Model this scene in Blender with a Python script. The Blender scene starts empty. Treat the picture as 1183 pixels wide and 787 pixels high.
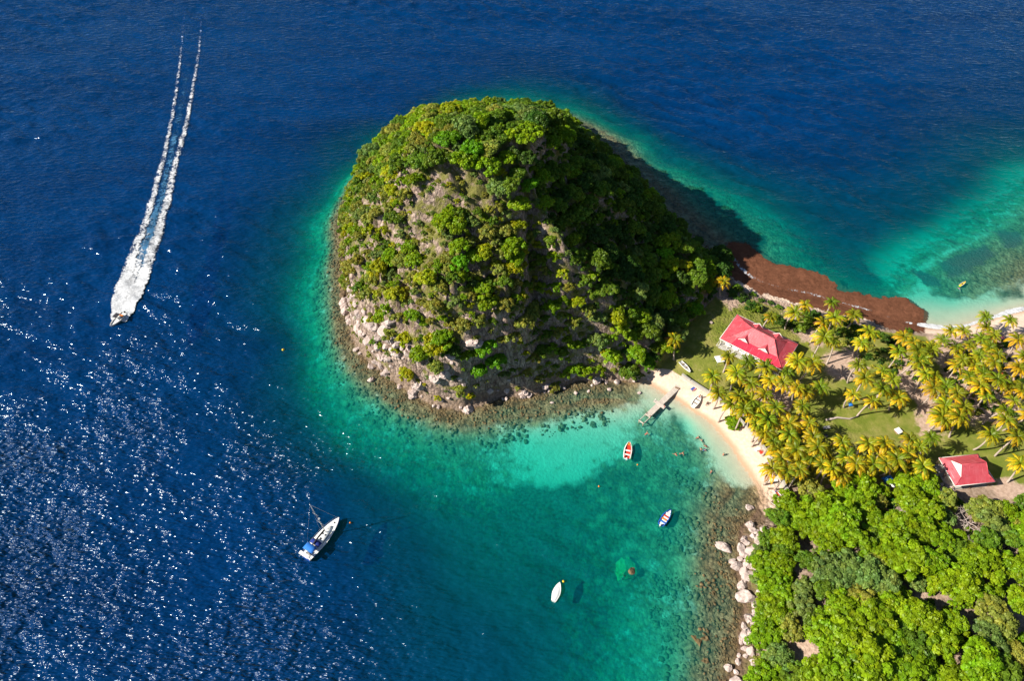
import bpy, bmesh, math, random
import numpy as np
from mathutils import Vector, Matrix, Euler

# ------------------------------------------------------------------ camera, sky, sun, exposure
SC = bpy.context.scene
COL = SC.collection
F_PX, PW, PH, CH = 788.7, 1183.0, 787.0, 150.0
PITCH = math.radians(50.4)
CP, SP = math.cos(PITCH), math.sin(PITCH)
cam_d = bpy.data.cameras.new('camera'); cam = bpy.data.objects.new('camera', cam_d); COL.objects.link(cam)
cam.location = (0, 0, CH); cam.rotation_euler = (math.radians(90) - PITCH, 0, 0)
cam_d.sensor_width = 36; cam_d.lens = 24; cam_d.clip_end = 20000; cam_d.clip_start = 1
SC.camera = cam
SUN_EL = math.radians(36)
SDIR = Vector((-0.978 * math.cos(SUN_EL), -0.208 * math.cos(SUN_EL), math.sin(SUN_EL)))
sun_d = bpy.data.lights.new('sun', 'SUN'); sun = bpy.data.objects.new('sun', sun_d); COL.objects.link(sun)
sun_d.energy = 5.0; sun_d.angle = math.radians(0.5); sun_d.color = (1.0, 0.93, 0.80)
sun.rotation_euler = SDIR.to_track_quat('Z', 'Y').to_euler(); sun.location = (-200, -50, 200)
world = bpy.data.worlds.new('World'); SC.world = world; world.use_nodes = True
wn = world.node_tree
sky = wn.nodes.new('ShaderNodeTexSky'); sky.sky_type = 'NISHITA'; sky.sun_disc = False
sky.sun_elevation = SUN_EL; sky.sun_rotation = math.atan2(SDIR.x, SDIR.y)
sky.air_density = 1.0; sky.dust_density = 0.3; sky.ozone_density = 2.0
wn.links.new(sky.outputs[0], wn.nodes['Background'].inputs[0])
wn.nodes['Background'].inputs[1].default_value = 0.052
SC.view_settings.view_transform = 'Standard'; SC.view_settings.look = 'None'
SC.view_settings.exposure = 0.86; SC.view_settings.gamma = 1.0
SC.view_settings.use_curve_mapping = False
SC.cycles.max_bounces = 5; SC.cycles.transparent_max_bounces = 10
SC.cycles.diffuse_bounces = 2; SC.cycles.glossy_bounces = 2
SC.cycles.caustics_reflective = False; SC.cycles.caustics_refractive = False

# ------------------------------------------------------------------ small maths
def G(px, py, h=0.0):
    """point at height h seen at a place of the photograph"""
    u = px - PW / 2; v = PH / 2 - py
    dy = F_PX * CP + v * SP; dz = -F_PX * SP + v * CP
    t = (CH - h) / -dz
    return (u * t, dy * t)
def PX(x, y, z):
    dz = z - CH; d = y * CP - dz * SP; up = y * SP + dz * CP
    return PW / 2 + F_PX * x / d, PH / 2 - F_PX * up / d
def gp(pts, h=0.0): return np.array([G(a, b, h) for a, b in pts])

_rs = np.random.RandomState(5)
_LAT = _rs.rand(256, 256)
def vnoise(x, y):
    xi = np.floor(x).astype(int); yi = np.floor(y).astype(int)
    fx = x - xi; fy = y - yi; fx = fx * fx * (3 - 2 * fx); fy = fy * fy * (3 - 2 * fy)
    a = _LAT[xi & 255, yi & 255]; b = _LAT[(xi + 1) & 255, yi & 255]
    c = _LAT[xi & 255, (yi + 1) & 255]; d = _LAT[(xi + 1) & 255, (yi + 1) & 255]
    return (a * (1 - fx) + b * fx) * (1 - fy) + (c * (1 - fx) + d * fx) * fy
def fbm(x, y, s, o=4, seed=0):
    r = 0; a = 1; t = 0
    for k in range(o):
        f = 2 ** k / s
        r = r + a * vnoise(x * f + 17.3 * seed + 31 * k, y * f + 9.1 * seed + 13 * k); t += a; a *= .5
    return r / t
def seg_dist(x, y, poly, closed=True):
    n = len(poly); best = np.full(x.shape, 1e18)
    for i in range(n if closed else n - 1):
        a = poly[i]; b = poly[(i + 1) % n]; d = b - a; L = max((d ** 2).sum(), 1e-9)
        t = np.clip(((x - a[0]) * d[0] + (y - a[1]) * d[1]) / L, 0, 1)
        best = np.minimum(best, (x - a[0] - t * d[0]) ** 2 + (y - a[1] - t * d[1]) ** 2)
    return np.sqrt(best)
def inside(x, y, poly):
    r = np.zeros(x.shape, bool); n = len(poly); j = n - 1
    for i in range(n):
        xi, yi = poly[i]; xj, yj = poly[j]
        c = ((yi > y) != (yj > y)) & (x < (xj - xi) * (y - yi) / ((yj - yi) if yj != yi else 1e-9) + xi)
        r ^= c; j = i
    return r
def sdist(x, y, poly): return np.where(inside(x, y, poly), 1, -1) * seg_dist(x, y, poly)
def sstep(a, b, v):
    t = np.clip((v - a) / (b - a), 0, 1); return t * t * (3 - 2 * t)

# ------------------------------------------------------------------ the coast and the relief
NECK_S = [(735,441),(748,443),(757,447),(770,455),(785,462),(802,474),(822,490),(842,514),(858,537),(872,558),(880,578)]
HILL_W = [(645,143),(610,130),(570,127),(530,136),(490,150),(455,170),(428,196),(408,225),(397,262),(398,300),(403,340),(405,375),
          (414,400),(430,425),(450,440),(475,455),(505,468),(535,472),(560,463),(580,456),(610,456),(640,449),(665,442),(700,439)]
HILL_E = [(842,305),(828,297),(805,285),(780,262),(755,235),(728,202),(706,181),(690,166),(668,153)]
SE_C = [(868,598),(858,612),(856,640),(853,660),(859,690),(856,720),(856,745),(850,775),(846,800),(842,840)]
NE_C = [(1300,335),(1240,345),(1183,357),(1160,362),(1140,369),(1110,377),(1090,380),(1065,378),(1042,373),(1024,369),(1000,360),(968,351),(934,341),(905,336),(885,330),(868,322)]
far = [(30, -60), (300, -80), (420, 60), (400, 150)]
COAST = np.vstack([gp(HILL_W), gp(NECK_S), gp(SE_C), np.array(far), gp(NE_C), gp(HILL_E)])
HILL = np.vstack([gp(HILL_W), gp([(735,440),(757,432),(772,415),(785,392),(800,372),(820,350),(836,325)]), gp(HILL_E)])
CREST = [(-7, 184, 33), (-4, 170, 43.5), (-1, 149, 52), (5, 136, 44), (12.5, 125, 36)]

def crest(x, y):
    best = np.full(x.shape, 1e18); h = np.zeros(x.shape)
    for i in range(len(CREST) - 1):
        a = np.array(CREST[i]); b = np.array(CREST[i + 1]); d = b[:2] - a[:2]; L = (d ** 2).sum()
        t = np.clip(((x - a[0]) * d[0] + (y - a[1]) * d[1]) / L, 0, 1)
        q = (x - a[0] - t * d[0]) ** 2 + (y - a[1] - t * d[1]) ** 2
        h = np.where(q < best, a[2] + t * (b[2] - a[2]), h); best = np.minimum(best, q)
    return np.sqrt(best), h

# sea depth in metres at places of the photograph
DEP = [(340,200,22),(385,225,8),(372,290,6),(335,280,13),(355,380,7),(392,440,3.5),(352,440,9),(315,400,20),(425,480,4.5),(395,510,9),(480,500,3.5),
 (540,510,3.5),(600,500,3.2),(650,492,2.9),(700,475,1.4),(735,500,2.5),(700,515,3.3),(640,535,4.0),(575,555,5.5),(500,560,8),(445,570,13),(380,560,20),
 (300,560,28),(560,640,9.5),(500,700,14),(400,700,24),(300,700,30),(640,640,8),(700,600,6),(740,560,5),(700,700,7.5),(640,760,11),(560,770,15),
 (760,640,4.5),(760,700,4),(740,770,5.5),(800,700,2.8),(800,770,2.8),(705,160,.9),(745,200,1.0),(790,240,1.2),(830,268,1.4),(738,158,4),(787,196,4.5),(835,234,5),(825,640,1.2),(805,600,1.9),(830,560,1.0),(785,520,2.9),(790,490,1.9),(835,600,.7),
 (838,700,.6),(836,760,.7),(805,548,2.5),(612,110,8),(640,105,14),(690,120,12),(730,150,11),(770,182,10),(720,122,22),(762,148,22),(800,168,20),(368,200,18),(405,178,20),(455,135,26),(820,185,16),(700,90,26),(700,150,2.5),(760,205,2.2),
 (820,250,2.0),(850,260,2.6),(845,225,6),(865,200,17),(900,275,4.2),(925,265,10),(955,220,18),(950,305,8),(1005,325,9),(1000,270,14),(900,170,26),
 (1045,342,2.6),(1050,300,6),(1030,290,8),(1100,345,2.3),(1150,345,1.4),(1100,300,2.2),(1150,280,1.9),(1183,240,2.6),(1120,240,9),(1070,250,12),(1090,270,6.5),(1150,215,10),(1183,190,8),
 (1100,190,16),(1183,130,22),(1000,100,30),(870,300,2.5),(925,325,2.5),(985,340,2.2),(885,290,3.6),(1220,250,3),(1260,300,1.5),
 (0,0,30),(300,0,30),(600,0,30),(900,0,30),(1183,0,30),(0,300,30),(200,300,30),(0,600,30),(150,500,30),(150,787,30),(300,787,30),(500,50,30),(430,140,20),(800,60,30),(250,150,30),(390,170,14),(560,95,22),(500,110,22)]
_dp = np.array([G(a, b) for a, b, c in DEP]) ; _dv = np.sqrt(np.array([c for a, b, c in DEP]))
_cs = np.array([p for p in COAST if 35 < p[1] < 260 and p[0] < 175])
_cp = np.vstack([_dp, _cs]); _cv = np.concatenate([_dv, np.full(len(_cs), .25)])
def _tps(p, q):
    r2 = ((p[:, None, :] - q[None, :, :]) ** 2).sum(2) / 1e4
    return np.sqrt(r2)
_n = len(_cp); _A = np.zeros((_n + 3, _n + 3)); _A[:_n, :_n] = _tps(_cp, _cp) - np.eye(_n) * 0.006; _A[:_n, _n] = 1; _A[:_n, _n + 1] = _cp[:, 0] / 100
_A[:_n, _n + 2] = _cp[:, 1] / 100; _A[_n:, :_n] = _A[:_n, _n:].T
_w = np.linalg.solve(_A, np.concatenate([_cv, [0, 0, 0]]))
def depth_at(x, y):
    out = np.zeros(x.shape)
    X = x.ravel(); Y = y.ravel(); o = out.ravel()
    for s in range(0, len(X), 20000):
        p = np.stack([np.clip(X[s:s + 20000], -260, 260), np.clip(Y[s:s + 20000], 10, 345)], 1)
        K = _tps(p, _cp)
        o[s:s + 20000] = K @ _w[:_n] + _w[_n] + _w[_n + 1] * p[:, 0] / 100 + _w[_n + 2] * p[:, 1] / 100
    return np.clip(o.reshape(x.shape), .2, 5.6) ** 2

WALL_PX = [(788,434),(797.5,441),(829,461),(845.5,475),(860,492),(875,508),(889,528),(902,553),(911,571)]
WALL = gp(WALL_PX, 1.8)
SANDP = np.vstack([gp([(740,447),(736,432),(752,424),(775,427)], 1.5), WALL, gp([(918,577),(905,592),(880,596),(860,585),(840,540),(800,490),(760,460)], .5)])
SAND2 = gp([(845,318),(866,318),(900,322),(940,330),(990,345),(1040,365),(1062,368),(1090,372),(1130,365),(1183,350),(1300,320),(1300,380),(1183,385),(1150,385),(1120,386),(1090,388),(1040,382),(1000,372),(960,362),(925,356),(890,348),(866,338),(850,330)], .8)
DIRT = [gp(p, 2) for p in ([(955,408),(985,402),(1000,425),(985,440),(965,438),(950,425)], [(1020,425),(1045,405),(1062,425),(1075,450),(1085,480),(1088,500),(1062,502),(1058,470),(1040,450),(1025,445)],
     [(1140,562),(1160,553),(1183,560),(1183,585),(1150,572)], [(860,440),(915,446),(918,475),(895,480),(875,470)], [(905,745),(935,722),(960,790),(900,800),(880,790)], [(1045,690),(1095,690),(1140,705),(1135,725),(1100,700),(1050,700)],
     [(832,330),(850,330),(862,350),(845,358),(832,345)], [(900,345),(960,352),(960,365),(905,360)], [(905,365),(935,375),(952,395),(940,402),(925,392)],
     [(1160,360),(1183,365),(1183,402),(1165,405),(1150,395)], [(870,600),(885,598),(880,660),(890,700),(895,740),(885,790),(855,790),(862,700),(858,640)],
     [(1165,715),(1183,722),(1183,735),(1168,730)], [(1075,380),(1150,380),(1183,392),(1183,480),(1120,490),(1095,470)])]
LAWN = gp([(772,440),(755,425),(785,385),(835,335),(850,325),(870,345),(925,365),(1000,380),(1080,388),(1300,380),(1300,600),(1183,590),(1140,560),(1085,562),(1060,552),(1000,560),(905,560),(905,550),(860,490),(830,460)], 2)
SLOPE = gp([(850,598),(905,598),(940,570),(1060,560),(1085,575),(1183,590),(1300,600),(1300,900),(820,900),(846,780)], 2)

def relief(x, y, fine=True):
    sd = sdist(x, y, COAST)
    wob = (fbm(x, y, 9, 3, 3) - .5) * 5.0
    hd = sdist(x, y, HILL)
    beach = sstep(-3, 4, seg_dist(x, y, gp(NECK_S[2:]), False)) * sstep(-3, 6, seg_dist(x, y, gp(NE_C), False))
    sd = sd + wob * beach * .6
    land = 2.3 * (1 - np.exp(-np.maximum(sd, 0) / 7.0)) + .25 * (fbm(x, y, 14, 3, 7) - .5)
    se = sstep(0, 22, sdist(x, y, SLOPE)); land = land + se * (4 + 3 * (fbm(x, y, 25, 3, 2) - .3))
    dc = np.maximum(hd, 0); ds, hc = crest(x, y); r = ds / (ds + dc + 1e-6)
    east = sstep(-.25, .75, (x - 2) / (ds + 1) + .15 * (140 - y) / (ds + 1))
    north = sstep(0, .8, (y - 178) / (ds + 1))
    p = 3.3 * (1 - east) + .95 * east; p = p * (1 - north) + 1.25 * north
    hill = hc * (1 - r ** p)
    west = 1 - east
    cliff = np.minimum(dc, 3.0) * 2.3 * west
    hill = np.where(hd > 0, np.minimum(hill + cliff * (1 - sstep(15, 35, hill)), 53.5), 0)
    cap = 145.0 - .612 * y
    hill = np.where(y > 140, hill - 3.5 * np.log1p(np.exp(np.clip((hill - cap) / 3.5, -20, 20))), hill)
    am = sstep(0, 4, dc)
    rough = (fbm(x, y, 2.4, 3, 61) - .5) * 3.2 * west + (fbm(x, y, 14, 4, 1) - .5) * 7 + (np.abs(fbm(x, y, 5, 3, 11) - .5) - .12) * -7 * west
    col = (np.abs(vnoise(x / 2.6 + 3, y / 9.0) - .5) * -10.0 + 1.6) * sstep(.5, 2.5, dc) * (1 - sstep(10, 20, dc)) * sstep(40, 10, np.abs(y - 108)) * west
    hill = np.where(hd > 0, np.maximum(hill + am * (rough + col), 0.0), 0)
    SL = np.array([(380,330),(392,300),(397,262),(404,235),(412,212),(425,187),(445,165),(465,150),(500,130),(535,116),(570,111),(605,117),(640,138),(670,161),(700,186),(730,218),(755,246),(775,267),(800,291),(830,318)], float)
    zz = hill.copy(); th = 2.6 * sstep(1, 7, dc)
    for _ in range(14):
        dz = zz + th - CH; dd = y * CP - dz * SP; px = PW / 2 + F_PX * x / dd; py = PH / 2 - F_PX * (y * SP + dz * CP) / dd
        over = np.interp(px, SL[:, 0], SL[:, 1]) - py
        zz = np.where((hd > 0) & (over > 0), zz - np.minimum(over * .22, 3.0), zz)
    hill = np.where(hd > 0, np.maximum(zz, np.minimum(hill, .8)), 0)
    land = land + hill
    shelf = np.minimum(seg_dist(x, y, gp(HILL_W), False) * (1 + .8 * sstep(0, -22, x)), np.minimum(seg_dist(x, y, gp(SE_C), False), seg_dist(x, y, gp(HILL_E), False)))
    dep = depth_at(x, y) * sstep(-.3, 3.0, -sd) * (.22 + .78 * sstep(3, 17, shelf))
    dep = np.maximum(dep, .12 * np.maximum(-sd, 0) * (sd > -6))
    rk = np.maximum(sstep(16, 3, seg_dist(x, y, gp(HILL_W), False)), sstep(14, 3, seg_dist(x, y, gp(SE_C), False)))
    rk = np.maximum(rk, sstep(20, 5, seg_dist(x, y, gp(HILL_E), False)))
    dep = dep + rk * (fbm(x, y, 1.6, 2, 4) - .5) * np.minimum(dep, 1.2) + (fbm(x, y, 6, 3, 8) - .5) * np.minimum(dep, 4) * .25
    z = np.where(sd > 0, land, -np.maximum(dep, .0) * .42)
    if fine: z = z + np.where(sd > 0, 0, 0)
    return z, sd, hd
def ground(x, y):
    return float(relief(np.array([float(x)]), np.array([float(y)]))[0][0])

def axis(a, b, step, outs):
    m = list(np.arange(a, b + 1e-6, step)); lo = [a - o for o in outs][::-1]; hi = [m[-1] + o for o in outs]
    return np.array(lo + m + hi)
OUT = [1, 2.2, 4, 7, 11, 16, 22, 30, 40, 52, 66, 82, 100, 125, 155, 190, 240, 320, 450, 700, 1200, 2200, 4200]
AX = axis(-66, 158, .62, OUT); AY = axis(28, 236, .62, OUT)
GX, GY = np.meshgrid(AX, AY, indexing='ij')
GZ, GSD, GHD = relief(GX, GY)

# terrain lookup from the built grid
def gz(x, y):
    i = int(np.clip(np.searchsorted(AX, x) - 1, 0, len(AX) - 2)); j = int(np.clip(np.searchsorted(AY, y) - 1, 0, len(AY) - 2))
    fx = (x - AX[i]) / (AX[i + 1] - AX[i]); fy = (y - AY[j]) / (AY[j + 1] - AY[j])
    return float((GZ[i, j] * (1 - fx) + GZ[i + 1, j] * fx) * (1 - fy) + (GZ[i, j + 1] * (1 - fx) + GZ[i + 1, j + 1] * fx) * fy)

def on_ground(px, py, extra=0.0):
    """first point of the relief (plus extra) seen at a place of the photograph"""
    u = px - PW / 2; v = PH / 2 - py
    d = np.array([u, F_PX * CP + v * SP, -F_PX * SP + v * CP]); d /= np.linalg.norm(d)
    t = 70.0
    while t < 600:
        q = d * t; z = CH + q[2]
        if z <= max(gz(q[0], q[1]), 0 if extra == 0 else -99) + extra: return (q[0], q[1])
        t += .5
    return (d[0] * t, d[1] * t)

# ------------------------------------------------------------------ materials
def new_mat(name):
    m = bpy.data.materials.new(name); m.use_nodes = True; n = m.node_tree; n.nodes.clear(); return m, n
def nd(n, t, **kw):
    x = n.nodes.new(t)
    for k, v in kw.items(): setattr(x, k, v)
    return x
def noise(n, vec, scale, detail=4, rough=.5, dist=0):
    t = nd(n, 'ShaderNodeTexNoise'); n.links.new(vec, t.inputs['Vector'])
    t.inputs['Scale'].default_value = scale; t.inputs['Detail'].default_value = detail
    t.inputs['Roughness'].default_value = rough; t.inputs['Distortion'].default_value = dist
    return t.outputs['Fac']
def math_(n, op, a, b=None, c=None, clamp=False):
    t = nd(n, 'ShaderNodeMath', operation=op); t.use_clamp = clamp
    for i, v in enumerate((a, b, c)):
        if v is None: continue
        if isinstance(v, (int, float)): t.inputs[i].default_value = v
        else: n.links.new(v, t.inputs[i])
    return t.outputs[0]
def mixc(n, f, a, b, mode='MIX'):
    t = nd(n, 'ShaderNodeMix', data_type='RGBA'); t.blend_type = mode
    for s, v in ((0, f), (6, a), (7, b)):
        if isinstance(v, (int, float)): t.inputs[s].default_value = v
        elif isinstance(v, tuple): t.inputs[s].default_value = (*v, 1)
        else: n.links.new(v, t.inputs[s])
    return t.outputs[2]
def smooth(n, v, a, b):
    t = nd(n, 'ShaderNodeMapRange', interpolation_type='SMOOTHSTEP'); n.links.new(v, t.inputs[0])
    t.inputs[1].default_value = a; t.inputs[2].default_value = b; return t.outputs[0]
def attr(n, name):
    t = nd(n, 'ShaderNodeAttribute', attribute_name=name); return t
def ramp(n, v, stops):
    t = nd(n, 'ShaderNodeValToRGB'); n.links.new(v, t.inputs[0]); e = t.color_ramp.elements
    while len(e) < len(stops): e.new(.5)
    for k, (p, c) in enumerate(stops): e[k].position = p; e[k].color = (*c, 1)
    return t.outputs[0]
def bump(n, h, strength, dist, normal=None):
    t = nd(n, 'ShaderNodeBump'); n.links.new(h, t.inputs['Height'])
    t.inputs['Strength'].default_value = strength; t.inputs['Distance'].default_value = dist
    if normal is not None: n.links.new(normal, t.inputs['Normal'])
    return t.outputs[0]
def obj_co(n): return nd(n, 'ShaderNodeTexCoord').outputs['Object']
def mapping(n, vec, scale=(1, 1, 1), rot=(0, 0, 0)):
    t = nd(n, 'ShaderNodeMapping'); n.links.new(vec, t.inputs[0])
    t.inputs['Rotation'].default_value = rot; t.inputs['Scale'].default_value = scale; return t.outputs[0]
def principled(n, col, rough=.8, spec=.3, normal=None, metal=0):
    b = nd(n, 'ShaderNodeBsdfPrincipled'); o = nd(n, 'ShaderNodeOutputMaterial')
    if isinstance(col, tuple): b.inputs['Base Color'].default_value = (*col, 1)
    else: n.links.new(col, b.inputs['Base Color'])
    if isinstance(rough, (int, float)): b.inputs['Roughness'].default_value = rough
    else: n.links.new(rough, b.inputs['Roughness'])
    b.inputs['Specular IOR Level'].default_value = spec; b.inputs['Metallic'].default_value = metal
    if normal is not None: n.links.new(normal, b.inputs['Normal'])
    n.links.new(b.outputs[0], o.inputs['Surface']); return b
def simple(name, col, rough=.6, var=.15, scale=2.0, spec=.3, bmp=.0, metal=0):
    m, n = new_mat(name); co = obj_co(n)
    f = noise(n, co, scale, 5, .6)
    c = mixc(n, f, tuple(min(1, v * (1 + var)) for v in col), tuple(v * (1 - var * 1.6) for v in col))
    nm = bump(n, noise(n, co, scale * 5, 3), bmp, .05) if bmp else None
    principled(n, c, rough, spec, nm, metal); return m

M = {}
M['white'] = simple('white_paint', (.78, .76, .72), .45, .08, 1.5)
M['gelcoat'] = simple('white_gelcoat', (.80, .80, .78), .25, .05, 1.2, .5)
M['grey'] = simple('grey_deck', (.32, .31, .30), .7, .15)
M['dark'] = simple('dark_rubber', (.03, .03, .035), .6, .2)
M['navy'] = simple('navy_canvas', (.012, .035, .22), .8, .2)
M['blue'] = simple('blue_canvas', (.02, .16, .55), .8, .15)
M['hullblue'] = simple('blue_hull_paint', (.02, .10, .50), .35, .1, 1.0, .5)
M['red'] = simple('red_paint', (.55, .05, .03), .5, .15)
M['orange'] = simple('orange_plastic', (.75, .22, .03), .5, .1)
M['yellow'] = simple('yellow_plastic', (.75, .50, .03), .45, .1)
M['steel'] = simple('brushed_metal', (.6, .6, .6), .3, .1, 3, .5, 0, .7)
M['skin'] = simple('skin', (.42, .22, .14), .6, .1, 3)
M['skindark'] = simple('dark_skin', (.10, .05, .03), .6, .1, 3)
M['hair'] = simple('dark_hair', (.02, .015, .01), .8, .1)
M['cloth_red'] = simple('red_cloth', (.5, .03, .05), .9)
M['cloth_blue'] = simple('blue_cloth', (.03, .08, .35), .9)
M['cloth_dark'] = simple('dark_cloth', (.03, .03, .04), .9)
M['cloth_pink'] = simple('pink_cloth', (.75, .2, .3), .9)
M['concrete'] = simple('weathered_concrete', (.40, .38, .34), .9, .25, .8, .2, .3)
M['jetty'] = simple('pale_planks', (.56, .49, .43), .8, .2, 1.1, .2, .3)
M['wood'] = simple('worn_wood', (.26, .17, .11), .85, .25, 2, .2, .3)
M['deadwood'] = simple('bleached_wood', (.46, .38, .35), .9, .2, 2, .2, .3)
M['bark'] = simple('tree_bark', (.16, .12, .09), .9, .3, 2, .2, .4)
M['palmbark'] = simple('palm_bark', (.42, .34, .29), .9, .2, 2.5, .2, .4)

def roof_mat(name, a, b, rot, sc=2.2):
    m, n = new_mat(name); co = obj_co(n)
    f = noise(n, mapping(n, co, (.5, .5, .5)), 1.4, 6, .7)
    w = nd(n, 'ShaderNodeTexWave', wave_type='BANDS', bands_direction='X'); n.links.new(mapping(n, co, (1, 1, 1), (0, 0, rot)), w.inputs[0])
    w.inputs['Scale'].default_value = sc
    st = noise(n, mapping(n, co, (2.4, .25, .25), (0, 0, rot)), 1.6, 3)
    c = mixc(n, smooth(n, f, .3, .75), a, b)
    c = mixc(n, smooth(n, st, .55, .8), c, tuple(min(1, v * 1.3 + .08) for v in b))
    c = mixc(n, smooth(n, noise(n, co, .9, 7, .75), .56, .7), c, tuple(v * .45 for v in a))
    principled(n, c, .42, .5, bump(n, w.outputs['Fac'], .35, .08)); return m
M['roof_faded'] = roof_mat('faded_red_metal_roof', (.52, .055, .075), (.56, .10, .125), 0)
M['roof_bright'] = roof_mat('fresh_red_metal_roof', (.60, .012, .045), (.66, .02, .05), 0)

# rocks
def rock_mat(name, a, b, c):
    m, n = new_mat(name); co = nd(n, 'ShaderNodeNewGeometry').outputs['Position']
    f = noise(n, co, 1.1, 6, .65); g = noise(n, co, .25, 3)
    col = mixc(n, smooth(n, f, .35, .68), a, b); col = mixc(n, smooth(n, g, .45, .65), col, c)
    principled(n, col, .9, .2, bump(n, noise(n, co, 2.2, 6, .7), .7, .25)); return m
M['rock'] = rock_mat('pale_pinkish_rock', (.30, .235, .215), (.62, .52, .48), (.48, .38, .35))
M['wetrock'] = rock_mat('brown_wet_rock', (.07, .05, .03), (.20, .14, .08), (.26, .19, .09))
M['seastone'] = rock_mat('submerged_stone', (.06, .045, .022), (.22, .16, .08), (.13, .09, .04))

M['greenstone'] = rock_mat('weedy_submerged_stone', (.09, .16, .05), (.20, .30, .10), (.26, .28, .10))
# leaves: object colour times a colour stored on the leaves
def leaf_mat(name, trans=.35):
    m, n = new_mat(name); a = attr(n, 'tint'); oi = nd(n, 'ShaderNodeObjectInfo')
    c = mixc(n, 1.0, a.outputs['Color'], oi.outputs['Color'], 'MULTIPLY')
    d = nd(n, 'ShaderNodeBsdfDiffuse'); t = nd(n, 'ShaderNodeBsdfTranslucent'); g = nd(n, 'ShaderNodeBsdfGlossy')
    g.inputs['Roughness'].default_value = .45; g.inputs['Color'].default_value = (1, 1, 1, 1)
    n.links.new(c, d.inputs[0]); n.links.new(c, t.inputs[0])
    s = nd(n, 'ShaderNodeMixShader'); s.inputs[0].default_value = trans
    n.links.new(d.outputs[0], s.inputs[1]); n.links.new(t.outputs[0], s.inputs[2])
    s2 = nd(n, 'ShaderNodeMixShader'); s2.inputs[0].default_value = .012
    n.links.new(s.outputs[0], s2.inputs[1]); n.links.new(g.outputs[0], s2.inputs[2])
    o = nd(n, 'ShaderNodeOutputMaterial'); n.links.new(s2.outputs[0], o.inputs['Surface']); return m
M['leaf'] = leaf_mat('green_leaves'); M['frond'] = leaf_mat('palm_fronds', .3)

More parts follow.
